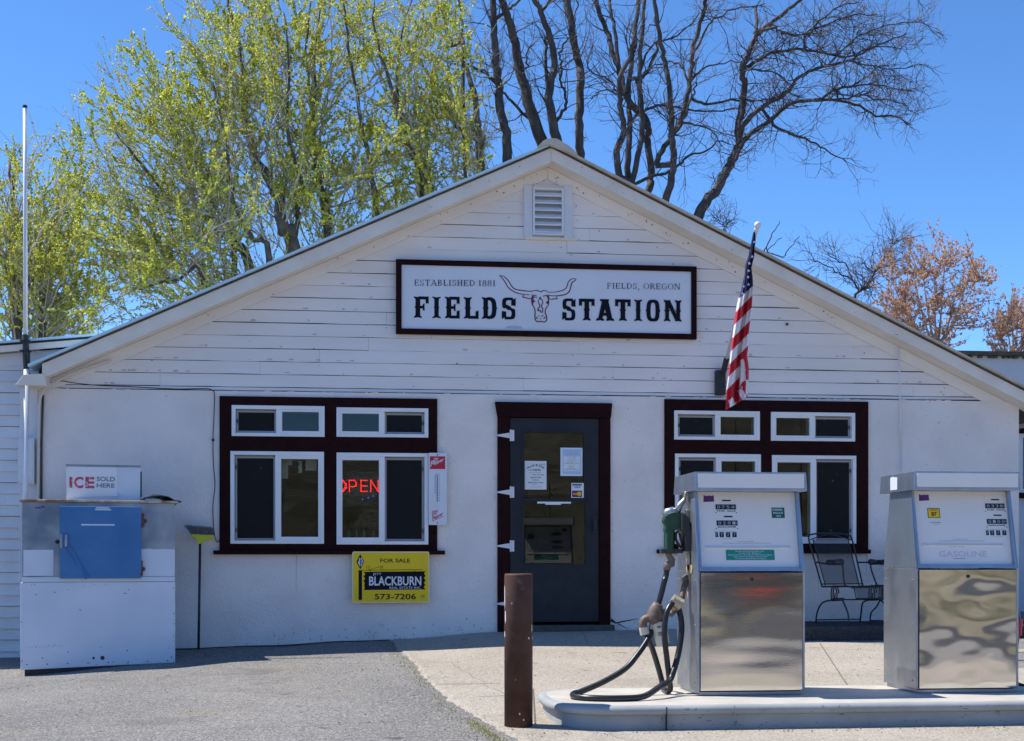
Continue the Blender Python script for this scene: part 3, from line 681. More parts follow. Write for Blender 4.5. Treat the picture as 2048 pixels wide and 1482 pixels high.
# right wing, set back
Rw = thing("flat_roofed_wing", "pale blue flat-roofed building beyond the right end of the station", "building", (7, 3, 0))
ty = 3.0; rwz = P(2040, 713, ty).z; wz = RECT(2036, 868, 2110, 986, ty)
mb = MB(); grid_wall(mb, XR + .05, 12, -.6, rwz, [wz], ty, ty + .2); mb.box(XR + .05, 12, ty + .205, 8, -.6, rwz - .01); mb.build("wall", "wing_wall", Rw)
mb = MB(); mb.box(XR - .4, 12.2, ty - .08, 8.2, rwz, rwz + .05); mb.build("roof", "wood_dark", Rw)
mb = MB(); rr = random.Random(4); x = XR - .1
while x < 12: mb.box(x, x + rr.uniform(.02, .06), ty - .06, ty - .005, rwz - .03, rwz - .002); x += rr.uniform(.06, .15)
mb.build("eave_trim", "wood_dark", Rw)
f = MB(); grid_wall(f, *wz, [ins(wz, .05)], ty - .03, ty + .05); wn = f.build("window", "lap_siding", Rw)
p = MB(); i_ = ins(wz, .045); p.box(i_[0], i_[1], ty + .0, ty + .01, i_[2], i_[3]); p.build("pane", "glass", wn)
p = MB(); p.box(wz[0] - .05, wz[1], ty - .06, ty - .031, wz[2] - .07, wz[2]); p.build("window_sill", "maroon", Rw)
p = MB(); p.box(wz[0] - .05, wz[1], ty - .06, ty - .031, wz[3] + .001, wz[3] + .07); p.build("window_trim", "maroon", Rw)
# ------------------------------------------------------------------ station sign
def zp(zx, zy, Y): return P(780 + zx / 3.2508, 510 + zy / 3.25, Y)           # a point on the sign
t = thing("station_sign", "long white station sign with dark maroon frame and longhorn skull", "sign", tuple(P(1093, 600, -.04)))
so = RECT(792, 526, 1393, 673, -.05); si = (so[0] + .055, so[1] - .055, so[2] + .052, so[3] - .052)
mb = MB(); grid_wall(mb, *so, [si], -.062, -.012); mb.build("sign_frame", "maroon", t, bevel=.003)
mb = MB(); mb.box(si[0] - .004, si[1] + .004, -.045, -.02, si[2] - .004, si[3] + .004); mb.build("sign_panel", "sign_white", t)
YS = -.0465
class Glyphs:
    """heavy slab-serif show letters with flared feet and mid spurs; every piece lies a hair above the last"""
    def __init__(s, mb): s.mb = mb; s.y = YS
    def piece(s, pts, box):
        X0, X1, Z0, Z1 = box; s.y -= .00012
        s.mb.poly([(lerp(X0, X1, u), s.y, lerp(Z0, Z1, v)) for u, v in pts])
    def stem(s, xc, w, box, fl=.14, spur=True):
        h = w / 2; f = h + fl; n = .10; sp = .055 if spur else 0
        L = [(-f, 0), (-f, n * .55), (-h - .03, n), (-h, n + .05), (-h, .44), (-h - sp, .5), (-h, .56), (-h, .95 - n), (-h - .03, 1 - n), (-f, 1 - n * .55), (-f, 1)]
        up = [(xc - 0.0, .965)]
        pts = [(xc + x, y) for x, y in L] + up + [(xc - x, y) for x, y in reversed(L)] + [(xc, .035)]
        s.piece(pts[::-1], box)
    def bar(s, x0, x1, y0, y1, box): s.piece([(x0, y0), (x1, y0), (x1, y1), (x0, y1)], box)
    def ring(s, cx, cy, rx, ry, w, wy, a0, a1, box, n=22, pw=.62):
        def e(a, rx, ry):
            c, q = math.cos(a), math.sin(a); return cx + rx * math.copysign(abs(c) ** pw, c), cy + ry * math.copysign(abs(q) ** pw, q)
        for i in range(n):
            p, q = lerp(a0, a1, i / n), lerp(a0, a1, (i + 1) / n)
            X0, X1, Z0, Z1 = box; pts = [e(p, rx, ry), e(q, rx, ry), e(q, rx - w, ry - wy), e(p, rx - w, ry - wy)]
            s.mb.poly([(lerp(X0, X1, u), s.y, lerp(Z0, Z1, v)) for u, v in pts])
        s.y -= .00012
    def draw(s, c, box):
        D = math.pi
        if c == 'I': s.stem(.5, .52, box, .24)
        if c in 'FEL':
            s.stem(.27, .32, box, .11)
            if c in 'FE':
                s.bar(.3, 1, .86, 1, box); s.piece([(.80, .62), (.86, .70), (1, .66), (1, .9), (.78, .9)], box)
                s.bar(.3, .68, .44, .57, box); s.piece([(.60, .36), (.72, .33), (.72, .68), (.60, .65)], box)
            if c in 'EL': s.bar(.3, 1, 0, .14, box); s.piece([(.78, .1), (1, .1), (1, .40), (.86, .34), (.80, .40)], box)
        if c == 'T':
            s.stem(.5, .30, box, .10); s.bar(0, 1, .86, 1, box)
            s.piece([(0, .66), (.13, .70), (.2, .64), (.2, .9), (0, .9)], box); s.piece([(.8, .64), (.87, .70), (1, .66), (1, .9), (.8, .9)], box)
        if c == 'D': s.stem(.26, .30, box, .11); s.ring(.38, .5, .60, .5, .30, .14, -D / 2, D / 2, box); s.piece([(.97, .43), (1.04, .5), (.97, .57)], box)
        if c == 'O':
            s.ring(.5, .5, .5, .5, .31, .14, 0, 2 * D, box, 36)
            for sg in (-1, 1): s.piece([(.5 + sg * .49, .43), (.5 + sg * .57, .5), (.5 + sg * .49, .57)][::sg], box)
        if c == 'S':
            s.ring(.49, .73, .47, .27, .28, .12, D * .5, D * 1.32, box, 14); s.ring(.5, .27, .48, .27, .28, .12, -D * .5, D * .32, box, 14)
            s.piece([(.12, .60), (.40, .44), (.88, .40), (.60, .60), (.34, .68)], box); s.piece([(.16, .64), (.3, .50), (.86, .36), (.80, .48), (.5, .62)], box)
            s.bar(.42, .8, .88, 1, box); s.piece([(.68, .64), (1, .62), (1, .99), (.84, .92), (.68, .95)], box)
            s.bar(.2, .58, 0, .12, box); s.piece([(0, .01), (.16, .08), (.32, .05), (.32, .36), (0, .38)], box)
        if c == 'A':
            s.piece([(.10, .06), (.34, .06), (.62, .98), (.34, .98)], box); s.piece([(.62, .06), (.92, .06), (.66, 1), (.38, 1)], box)
            s.bar(.28, .72, .24, .37, box); s.piece([(0, 0), (.22, .03), (.44, 0), (.44, .09), (.3, .14), (.12, .14), (0, .09)], box); s.piece([(.56, 0), (.78, .03), (1, 0), (1, .09), (.88, .14), (.7, .14), (.56, .09)], box)
            s.piece([(.22, .9), (.7, .9), (.72, 1), (.22, 1)], box)
        if c == 'N':
            s.stem(.17, .22, box, .08); s.stem(.83, .22, box, .08); s.piece([(.68, .02), (.92, .02), (.34, .98), (.06, .98)], box)
mb = MB(); g = Glyphs(mb)
for word, tops in (("FIELDS", ((155, 252, 270, 409), (275, 330, 271, 411), (357, 453, 272, 412), (480, 576, 275, 414), (597, 694, 275, 416), (727, 817, 278, 418))),
                   ("STATION", ((1120, 1206, 284, 425), (1228, 1330, 286, 426), (1340, 1456, 289, 428), (1463, 1564, 290, 428), (1587, 1639, 291, 430), (1667, 1752, 292, 432), (1782, 1892, 294, 432)))):
    for c, (x0, x1, y0, y1) in zip(word, tops):
        a, b = zp(x0, y1, YS), zp(x1, y0, YS); g.draw(c, (a.x, b.x, a.z, b.z))
mb.build("lettering", "letter_dark", t)
# small serif caps drawn as thick and thin strokes
SER = {'E': [("v", .2), ("h", .2, .9, 1), ("h", .2, .7, .5), ("h", .2, .9, 0), ("s", .88, .74, 1), ("s", .88, 0, .28), ("s", .68, .4, .62)], 'F': [("v", .22), ("h", .22, .92, 1), ("h", .22, .7, .5), ("s", .9, .72, 1), ("s", .68, .4, .62), ("f", .22, 0)],
       'T': [("v", .5), ("h", .05, .95, 1), ("s", .07, .74, 1), ("s", .93, .74, 1), ("f", .5, 0)], 'L': [("v", .25), ("h", .2, .9, 0), ("s", .88, 0, .3), ("f", .25, 1)], 'I': [("v", .5), ("f", .5, 0), ("f", .5, 1)],
       'H': [("v", .2), ("v", .8), ("h", .2, .8, .5), ("f", .2, 0), ("f", .2, 1), ("f", .8, 0), ("f", .8, 1)], 'A': [("d", .08, 0, .5, 1, .06), ("d", .92, 0, .5, 1, .15), ("h", .25, .75, .33), ("f", .1, 0), ("f", .88, 0)],
       'B': [("v", .22), ("o", .22, .76, .58, .24, 0), ("o", .22, .27, .66, .27, 0)], 'D': [("v", .2), ("o", .2, .5, .74, .5, 0)], 'O': [("o", .5, .5, .46, .5, 1)], 'G': [("o", .52, .5, .46, .5, 2), ("s", .86, .05, .42), ("h", .6, .98, .42)],
       'R': [("v", .2), ("o", .2, .74, .6, .26, 0), ("d", .92, 0, .48, .5, .14), ("f", .2, 0), ("f", .9, 0)], 'N': [("vt", .14), ("vt", .86), ("d", .86, 0, .14, 1, .14), ("f", .14, 0), ("f", .86, 1), ("f", .14, 1)],
       'S': [("S",)], '1': [("v", .5), ("f", .5, 0), ("d", .25, .82, .5, 1, .07)], '8': [("o", .5, .76, .36, .24, 1), ("o", .5, .27, .42, .27, 1)], ',': [("d", .3, -.2, .5, .08, .14)]}
WID = {'I': .42, '1': .5, ',': .4, 'N': 1.0, 'O': .95, 'G': .95, 'D': .95, 'H': .95, 'A': .95, 'S': .68, 'E': .8, 'F': .75, 'L': .75, 'B': .82, 'R': .88, 'T': .85, '8': .72}
def serif_line(mb, s, a, b, h, y):
    """a baseline start, b baseline end (points), h cap height"""
    tot = sum(.45 if c == ' ' else WID[c] + .14 for c in s) - .14; k = (b - a).length / tot; d = (b - a).normalized(); x = 0; yy = [y]
    thin, thick = .075, .16
    for c in s:
        if c == ' ': x += .45; continue
        w = WID[c]
        def pt(u, v): q = a + d * ((x + u * w) * k); return (q.x, yy[0], q.z + v * h)
        def rect(u0, u1, v0, v1): yy[0] -= .0001; mb.poly([pt(u0, v0), pt(u1, v0), pt(u1, v1), pt(u0, v1)])
        def arc(cx, cy, rx, ry, a0, a1, n=14):
            yy[0] -= .0001
            for i in range(n):
                p, q = lerp(a0, a1, i / n), lerp(a0, a1, (i + 1) / n); tw = lambda z: .03 + .075 * abs(math.cos(z))
                f = lambda z, o: pt(cx + (rx + o * tw(z) * .9 / w) * math.cos(z), cy + (ry + o * tw(z) * .8) * math.sin(z))
                mb.poly([f(p, .3), f(q, .3), f(q, -1), f(p, -1)])
        for st in SER[c]:
            if st[0] in ("v", "vt"): hw = (thick if st[0] == "v" else thin) / 2 / w; rect(st[1] - hw, st[1] + hw, 0, 1)
            elif st[0] == "h": v = st[3]; v0 = min(max(v - thin / 2, 0), 1 - thin); rect(st[1], st[2], v0, v0 + thin)
            elif st[0] == "s": rect(st[1] - .035 / w, st[1] + .035 / w, st[2], st[3])
            elif st[0] == "f": rect(st[1] - .17 / w, st[1] + .17 / w, max(0, st[2] - .06), max(0, st[2] - .06) + .06)
            elif st[0] == "d":
                _, u0, v0, u1, v1, tw = st; tw = tw / w / 2 * 1.1; yy[0] -= .0001; mb.poly([pt(u0 - tw, v0), pt(u0 + tw, v0), pt(u1 + tw, v1), pt(u1 - tw, v1)])
            elif st[0] == "o":
                _, cx, cy, rx, ry, m = st
                arc(cx, cy, rx, ry, *((-math.pi / 2, math.pi / 2) if m == 0 else (0, 2 * math.pi) if m == 1 else (.25 * math.pi, 1.75 * math.pi)), n=18)
            elif st[0] == "S":
                arc(.5, .745, .34, .25, .2 * math.pi, 1.45 * math.pi); arc(.5, .26, .38, .26, -.85 * math.pi, .45 * math.pi); rect(.80, .88, .68, 1); rect(.1, .18, 0, .34)
        x += w + .14
mb = MB()
serif_line(mb, "ESTABLISHED 1881", zp(158, 199, YS), zp(686, 204, YS), (zp(158, 160, YS) - zp(158, 199, YS)).z, YS)
serif_line(mb, "FIELDS, OREGON", zp(1411, 219, YS), zp(1886, 225, YS), (zp(1411, 181, YS) - zp(1411, 219, YS)).z, YS)
mb.build("lettering", "letter_navy", t)
# longhorn skull
def ep(p): return P(980 + p[0] / 10.24, 530 + p[1] / 10.24, YS)
mb = MB(); yq = 0
def stroke(pts, w=15, closed=False, sub=4):
    global yq
    q = smooth_line([ep(p) for p in (pts + [pts[0]] if closed else pts)], sub); yq -= .00012
    for v in q: v.y += yq
    n = len(q); k = w / 10.24 / 200; ribbon(mb, q, [k * (.55 + .45 * min(1, 4 * min(i, n - 1 - i) / n)) for i in range(n)])
stroke([(190, 215), (270, 230), (340, 280), (400, 360), (450, 440), (510, 490), (600, 515), (720, 530), (840, 540), (860, 560)], 22)
stroke([(850, 550), (880, 528), (950, 522), (1010, 535), (1040, 552), (1075, 530), (1110, 524), (1170, 540), (1205, 570)], 20)
stroke([(1200, 556), (1330, 555), (1450, 530), (1540, 490), (1580, 430), (1600, 360), (1650, 300), (1710, 280), (1765, 285)], 20)
stroke([(1765, 285), (1740, 320), (1680, 360), (1655, 440), (1630, 530), (1560, 595), (1450, 622), (1330, 632), (1200, 625)], 24)
stroke([(190, 215), (250, 270), (310, 350), (360, 440), (430, 510), (520, 560), (640, 595), (820, 612)], 22)
stroke([(850, 605), (890, 622), (960, 618)], 18); stroke([(1090, 635), (1150, 622), (1230, 620)], 18)
stroke([(700, 615), (672, 640), (680, 660), (740, 670), (800, 690), (860, 672)], 22); stroke([(1210, 690), (1265, 705), (1320, 690), (1378, 695), (1355, 645)], 20)
stroke([(870, 625), (850, 700), (860, 800), (900, 860), (925, 950), (920, 1040), (930, 1120), (970, 1160), (1040, 1155), (1110, 1168), (1150, 1140), (1162, 1070), (1130, 980), (1145, 890), (1190, 830), (1205, 740), (1185, 640)], 24)
stroke([(1030, 650), (1000, 710), (985, 760), (1010, 800), (1020, 850), (985, 900), (985, 940), (1020, 925), (1040, 960), (1070, 965), (1080, 900), (1055, 840), (1080, 780), (1070, 720), (1040, 690)], 22, True)
for poly in ([(850, 640), (925, 640), (885, 700), (930, 750), (890, 770), (885, 820), (858, 770)], [(1150, 632), (1215, 640), (1208, 800), (1170, 800), (1140, 765), (1185, 730), (1180, 680)], [(930, 650), (955, 645), (965, 665), (950, 680), (930, 670)], [(1085, 640), (1105, 635), (1105, 670)],
             [(940, 1055), (985, 1085), (975, 1105), (945, 1090)], [(1125, 1055), (1145, 1070), (1100, 1110), (1090, 1095)], [(980, 1035), (1010, 1045), (1005, 1060), (985, 1055)], [(1040, 1050), (1090, 1020), (1100, 1030), (1055, 1065)], [(1020, 1095), (1050, 1100), (1040, 1118), (1020, 1110)],
             [(1030, 650), (1050, 690), (1000, 720), (1010, 690)]):
    yq -= .00012; q = [ep(p) for p in poly]; mb.poly([(v.x, v.y + yq, v.z) for v in q][::-1])
mb.build("emblem", "emblem_red", t)
mat("sign_smudge", (.45, .5, .58), .6)
mb = MB(); mb.poly([tuple(zp(x, y, YS - .0002)) for x, y in ((745, 476), (865, 478), (850, 464), (820, 459), (775, 460), (757, 466))]); mb.build("scuff", "sign_smudge", t)

# ------------------------------------------------------------------ yellow for-sale sign
t = thing("for_sale_sign", "yellow real estate for sale sign hung under the left window", "sign", tuple(P(782, 1155, -.05)))
r = RECT(704.5, 1103, 858.5, 1205.5, -.1); Yq = -.118
def rrect(r, rad, n=4):
    x0, x1, z0, z1 = r; out = []
    for cx, cz, a in ((x1 - rad, z0 + rad, -90), (x1 - rad, z1 - rad, 0), (x0 + rad, z1 - rad, 90), (x0 + rad, z0 + rad, 180)):
        out += [(cx + rad * math.cos(R(a + 90 * i / n)), cz + rad * math.sin(R(a + 90 * i / n))) for i in range(n + 1)]
    return out
mat("sign_edge", (.8, .74, .4), .5)
mb = MB(); mb.prism(rrect(r, .018), -.112, -.104); mb.build("sign_panel", "sign_edge", t)
mb = MB(); mb.prism(rrect(ins(r, .011), .012), -.1145, -.1122); mb.build("sign_face", "yellow_sign", t)
def fp(zx, zy, Y=-.1155): return P(690 + zx / 10.78, 1090 + zy / 10.78, Y)
mb = MB(); yo = [-.1152]
def fpoly(pts): yo[0] -= .00015; mb.poly([tuple(fp(x, y, yo[0])) for x, y in pts][::-1])
fpoly([(328, 195), (412, 360), (330, 528), (245, 360)]); fpoly([(292, 543), (368, 543), (368, 1185), (292, 1185)]); fpoly([(368, 540), (1680, 524), (1680, 534), (368, 550)])
L_ = [(425, 575)]; rr = random.Random(8); n = 8
left = [(405 + (25 if i % 2 else 0) + rr.uniform(-8, 8), 578 + i * 49) for i in range(n + 1)]; right = [(1735 - (28 if i % 2 else 0) + rr.uniform(-8, 8), 566 + i * 49) for i in range(n + 1)]
yo[0] -= .00015
for i in range(n): mb.poly([tuple(fp(x, y, yo[0])) for x, y in (left[i], left[i + 1], right[i + 1], right[i])])
def ftext(m, s, x0, x1, y0, y1, Y, bold=.0):
    a, b = fp(x0, y1, Y), fp(x1, y0, Y); text_rect(m, s, a.x, b.x, a.z, b.z, Y, bold)
ftext(mb, "FOR SALE", 760, 1405, 290, 375, -.1165, .012); ftext(mb, "573-7206", 640, 1530, 1045, 1170, -.1165, .014)
def spiral(cx, cy, r0, turns, w, dirn=1):
    pts = [fp(cx + (r0 * (1 - i / 60 * .8)) * math.cos(dirn * i / 60 * turns * 6.283 + 1.2), cy + (r0 * (1 - i / 60 * .8)) * math.sin(dirn * i / 60 * turns * 6.283 + 1.2), -.1166) for i in range(60)]; ribbon(mb, pts, w)
spiral(495, 487, 52, 1.3, .0025, -1); spiral(795, 500, 38, 1.2, .0025)
ribbon(mb, smooth_line([fp(480, 540, -.1167), fp(560, 528, -.1167), (fp(700, 480, -.1167)), fp(790, 460, -.1167), fp(825, 475, -.1167)]), .003)
for x in (545, 1505): fpoly([(x - 5, 540), (x + 5, 540), (x + 5, 575), (x - 5, 575)])
ribbon(mb, [fp(x, y, -.1166) for x, y in ((1625, 1105), (1672, 1070), (1722, 1105), (1710, 1105), (1710, 1138), (1638, 1138), (1638, 1105))], .003)
fpoly([(1662, 1092), (1690, 1092), (1690, 1100), (1662, 1100)]); fpoly([(1662, 1110), (1690, 1110), (1690, 1118), (1662, 1118)])
mb.build("lettering", "letter_dark", t)
mb = MB(); ftext(mb, "JETT", 600, 785, 600, 648, -.1185, .0); ftext(mb, "BLACKBURN", 520, 1645, 670, 868, -.1185, .022); ftext(mb, "REAL ESTATE INC.", 960, 1645, 893, 948, -.1185, .0)
yo[0] = -.1168
for pts in ([(322, 262), (322, 470), (275, 362), (290, 350), (300, 380), (300, 300)], [(340, 260), (395, 360), (340, 470)]): fpoly(pts)
mb.build("lettering", "sign_white", t)
mb = MB(); yo[0] = -.1175; ftext(mb, "B", 345, 375, 320, 410, -.1178, .0); mb.build("lettering", "letter_dark", t)

# ------------------------------------------------------------------ thermometer
t = thing("thermometer_sign", "tall white soda advertising thermometer on the right edge of the left window", "thermometer", tuple(P(876, 980, -.08)))
r = RECT(857, 906, 893.5, 1050, -.08); mb = MB(); mb.prism(rrect(r, .006), -.092, -.078); mb.build("sign_panel", "sign_white", t)
def tp(zx, zy, Y=-.0935): return P(840 + zx / 8.715, 890 + zy / 8.715, Y)
mb = MB(); a, b = tp(172, 418), tp(438, 198); mb.box(a.x, b.x, -.0932, -.0925, a.z, b.z); mb.build("logo_panel", "red_paint", t)
def slant(m, s, x0, y0, x1, y1, h, Y, bold):
    a, b = tp(x0, y0, Y), tp(x1, y1, Y); hz = h / 8.715 / 200
    text(m, s, lambda u, v: (lerp(a.x, b.x, u) + .12 * v * hz, Y, lerp(a.z, b.z, u) + v * hz), bold)
mb = MB(); slant(mb, "Dr", 238, 292, 318, 262, 62, -.0938, .025); slant(mb, "P", 180, 382, 232, 368, 105, -.0939, .02); slant(mb, "epper", 232, 345, 412, 275, 62, -.0940, .025); mb.build("lettering", "sign_white", t)
mb = MB(); slant(mb, "Diet", 205, 1200, 308, 1165, 50, -.0938, .02); slant(mb, "Dr", 212, 1245, 300, 1212, 45, -.0939, .02); slant(mb, "Pepper", 212, 1310, 402, 1215, 60, -.0940, .02)
ribbon(mb, [tp(210, 1328, -.0941), tp(412, 1240, -.0941)], .005); mb.build("lettering", "red_paint", t)
mb = MB(); a, b = tp(299, 995), tp(311, 515); mb.box(a.x, b.x, -.096, -.0925, a.z, b.z)
for i in range(11):
    for x0, x1, yy0, yy1, k in ((255, 278, 520, 835, 10), (328, 346, 515, 965, 10)):
        if i > k: continue
        q = tp(x0, lerp(yy0, yy1, i / 10) + 6); q2 = tp(x1, lerp(yy0, yy1, i / 10) - 6); mb.box(q.x, q2.x, -.0929, -.0923, q.z, q2.z)
for y in range(480, 975, 14): q = tp(283, y + 2); q2 = tp(296, y - 2); mb.box(q.x, q2.x, -.0929, -.0923, q.z, q2.z)
for y in (172, 1357): q = tp(305, y); mb.box(q.x - .006, q.x + .006, -.0965, -.0923, q.z - .006, q.z + .006)
mb.build("temperature_scale", "letter_grey", t)

# ------------------------------------------------------------------ papers on the door
def flyer(name, label, rect, m, Y=-.0362):
    t = thing(name, label, "flyer", tuple(P((rect[0] + rect[2]) / 2, (rect[1] + rect[3]) / 2, Y)))
    r = RECT(*rect, Y=Y); mb = MB(); mb.box(r[0], r[1], Y, Y + .0012, r[2], r[3]); mb.build("sheet", m, t); return t, r
def dp(zx, zy, Y): return P(1030 + zx / 9.88, 870 + zy / 9.88, Y)
t, r = flyer("flyer", "off-white music night flyer with arched black title on the door glass", (1049.5, 922, 1093, 979), "paper", -.0375)
mb = MB(); Y = -.0382
def dt(m, s, x0, x1, y0, y1, bold=.0, yy=None):
    a, b = dp(x0, y1, yy or Y), dp(x1, y0, yy or Y); text_rect(m, s, a.x, b.x, a.z, b.z, yy or Y, bold)
a, b = dp(245, 668, Y), dp(575, 668, Y); hz = (dp(0, 600, Y).z - dp(0, 640, Y).z)
text(mb, "Rock & Roll", lambda u, v: (lerp(a.x, b.x, u), Y, a.z + .0 + .028 * math.sin(math.pi * u) + v * hz), .03)
dt(mb, "FOREVER", 350, 510, 670, 708, .03); dt(mb, "1950s", 270, 340, 672, 705); dt(mb, "live music and dancing", 285, 520, 735, 750); dt(mb, "Lady George", 340, 570, 770, 792, .01)
dt(mb, "April 26, 2014", 305, 515, 825, 850, .03); dt(mb, "6:00 pm", 345, 470, 875, 898, .02); dt(mb, "Fields School Gym", 255, 560, 925, 948, .03); dt(mb, "info", 350, 430, 970, 985); dt(mb, "refreshments", 305, 510, 1018, 1032); dt(mb, "Come one come all", 250, 505, 570, 580); dt(mb, "$10", 515, 585, 565, 600)
mb.build("lettering", "ink", t)
t, r = flyer("flyer", "pale blue printed notice at the upper right of the door glass", (1121, 895.5, 1165, 952), "paper", -.0376)
mb = MB(); a, b = dp(940, 770, Y), dp(1298, 285, Y); mb.box(a.x, b.x, -.0384, -.0377, a.z, b.z); mb.build("printed_field", "paper_blue", t)
Y2 = -.039; mb = MB(); a, b = dp(960, 715, Y2), dp(1280, 420, Y2); mb.quad((a.x, Y2 + .0003, a.z), (b.x, Y2 + .0003, a.z), (b.x, Y2 + .0003, b.z), (a.x, Y2 + .0003, b.z)); mb.build("printed_field", "paper", t)
mb = MB()
for s, x0, x1, y0 in (("Join us for supper", 1015, 1220, 422), ("every Friday", 1050, 1195, 450), ("Burgers and fries", 1010, 1220, 487), ("5 to 7 pm", 1065, 1165, 512), ("milkshakes too", 1010, 1215, 535), ("Everyone welcome at the hall", 975, 1265, 556), ("Sunday", 1070, 1160, 605), ("10 to 2", 1065, 1165, 628), ("breakfast plates", 1030, 1205, 652), ("Call ahead for large parties", 972, 1260, 674)): dt(mb, s, x0, x1, y0, y0 + 15, .0, Y2)
mb.build("lettering", "ink", t)
mb = MB(); ribbon(mb, smooth_line([dp(x, y, Y2) for x, y in ((1000, 380), (1040, 390), (1070, 345), (1100, 340), (1090, 385), (1150, 365), (1210, 345), (1215, 375), (1180, 390))]), .006); mb.build("lettering", "orange_ink", t)
t, r = flyer("card_decal", "small card payment decal with blue stripe and red and gold circles on door", (1142.5, 966, 1167.5, 995.5), "paper", -.0572); t["category"] = "decal"
mb = MB(); a, b = dp(1132, 998, -.058), dp(1322, 970, -.058); mb.box(a.x, b.x, -.0582, -.0574, a.z, b.z); dt(mb, "VISA", 1158, 1300, 1008, 1046, .02, -.0584); mb.build("logo", "visa_blue", t)
mb = MB(); a, b = dp(1128, 1225, -.058), dp(1325, 1100, -.058); mb.box(a.x, b.x, -.0580, -.0573, a.z, b.z); mb.build("logo_panel", "display_black", t)
for nm, cx, c in (("logo", 1190, "card_red"), ("logo", 1270, "card_gold")):
    mb = MB(); q = dp(cx, 1162, -.0582 - (.0003 if cx > 1200 else 0)); rad = .024; mb.poly([(q.x + rad * math.cos(i * .2618), q.y, q.z + rad * math.sin(i * .2618)) for i in range(24)]); mb.build(nm, c, t)
mb = MB(); dt(mb, "Master", 1148, 1225, 1150, 1175, .02, -.0590); mb.build("lettering", "sign_white", t)

# ------------------------------------------------------------------ inside the left window
t = thing("open_sign", "red dotted LED open sign glowing inside the left window", "sign", tuple(P(720, 972, .1)))
YO = .10
mb = MB(); a = RECT(668, 944, 772, 1012, YO + .02); mb.box(a[0], a[1], YO + .008, YO + .03, a[2], a[3]); mb.build("sign_panel", "display_black", t)
def op(zx, zy): return P(640 + zx / 6.44, 880 + zy / 6.44, YO)
mb = MB()
def dots(path, step=17):
    acc = 0
    for (x0, y0), (x1, y1) in zip(path, path[1:]):
        L = math.hypot(x1 - x0, y1 - y0); n = max(1, round(L / step))
        for i in range(n + 1): q = op(lerp(x0, x1, i / n), lerp(y0, y1, i / n)); mb.ball((q.x, q.y, q.z), .0037, 6, 4)
for dx in (0, 12):
    dots([(225 + dx, 522), (282 + dx, 520), (325 + dx, 565), (325 + dx, 615), (285 + dx, 660), (228 + dx, 660), (190 + dx, 615), (190 + dx, 565), (225 + dx, 522)], 22)
dots([(378, 662), (378, 520), (440, 520), (468, 548), (462, 592), (425, 600), (392, 600)]); dots([(608, 520), (528, 520), (528, 662), (608, 662)]); dots([(540, 592), (606, 592)]); dots([(655, 662), (655, 520), (748, 662), (748, 520)])
mb.build("led_letters", "led_red", t)
mb = MB()
for x, y in ((547, 764), (622, 745), (687, 722)): q = op(x, y); mb.ball(q, .006, 6, 4)
mb.build("led_dot", "led_blue", t)
sb = RECT(690, 1071, 765, 1075, .14)
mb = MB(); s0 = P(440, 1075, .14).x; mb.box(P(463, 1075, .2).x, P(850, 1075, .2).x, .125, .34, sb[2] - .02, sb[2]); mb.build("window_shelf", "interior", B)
for zx in (372, 468, 566, 690):
    q = op(zx, 1180); b = MB(); b.lathe((q.x, .18, sb[2]), [(.014, 0), (.015, .04), (.008, .055), (.007, .075)], 10)
    lab = {372: "leftmost small clear bottle on the sill under the red open letters", 468: "second small clear bottle from the left on the window sill", 566: "third small clear bottle from the left on the window sill", 690: "rightmost small dim bottle on the sill beside the window stile"}[zx]
    tag(b.build("bottle", "glass_bottle", smooth=True), lab, "bottle", "bottles on the window sill")
b = MB(); a = RECT(476, 1024, 511, 1080, .16); b.box(a[0], a[1], .16, .2, a[2], a[3]); tag(b.build("notice_board", "sign_white", bevel=.002), "pale blank board leaning inside the leftmost lower window", "board")
i = 0
for r_, lab in (((562, 920, 584, 930), "wide cream paper taped high inside the second lower window"), ((560, 924, 576, 957), "crumpled white paper hanging at the left inside the second lower window"), ((596, 922, 604, 946), "narrow cream slip hanging mid pane in the second lower window"), ((610, 918, 633, 941), "cream paper at the right inside the second lower window")):
    a = RECT(*r_, Y=.15 + i * .006); b = MB(); n = 4
    for k in range(n): b.quad((a[0] + .01 * (k % 2), .15 + i * .006 + .004 * math.sin(k * 2), lerp(a[2], a[3], k / n)), (a[1], .15 + i * .006, lerp(a[2], a[3], k / n)), (a[1], .15 + i * .006, lerp(a[2], a[3], (k + 1) / n)), (a[0] + .01 * ((k + 1) % 2), .15 + i * .006 + .004 * math.sin(k * 2 + 2), lerp(a[2], a[3], (k + 1) / n)))
    tag(b.build("paper_note", "paper"), lab, "paper", "papers hung inside the window"); i += 1
mb = MB(); a = RECT(555, 988, 632, 991, .9); mb.box(a[0], a[1] + .5, .9, 1.2, a[2], a[3]); mb.box(a[0] - .4, a[1] + .9, 1.25, 1.3, 0, 1.9); tag(mb.build("store_shelf", "interior"), "dim store shelf with pale edge seen through the left window", "shelf")
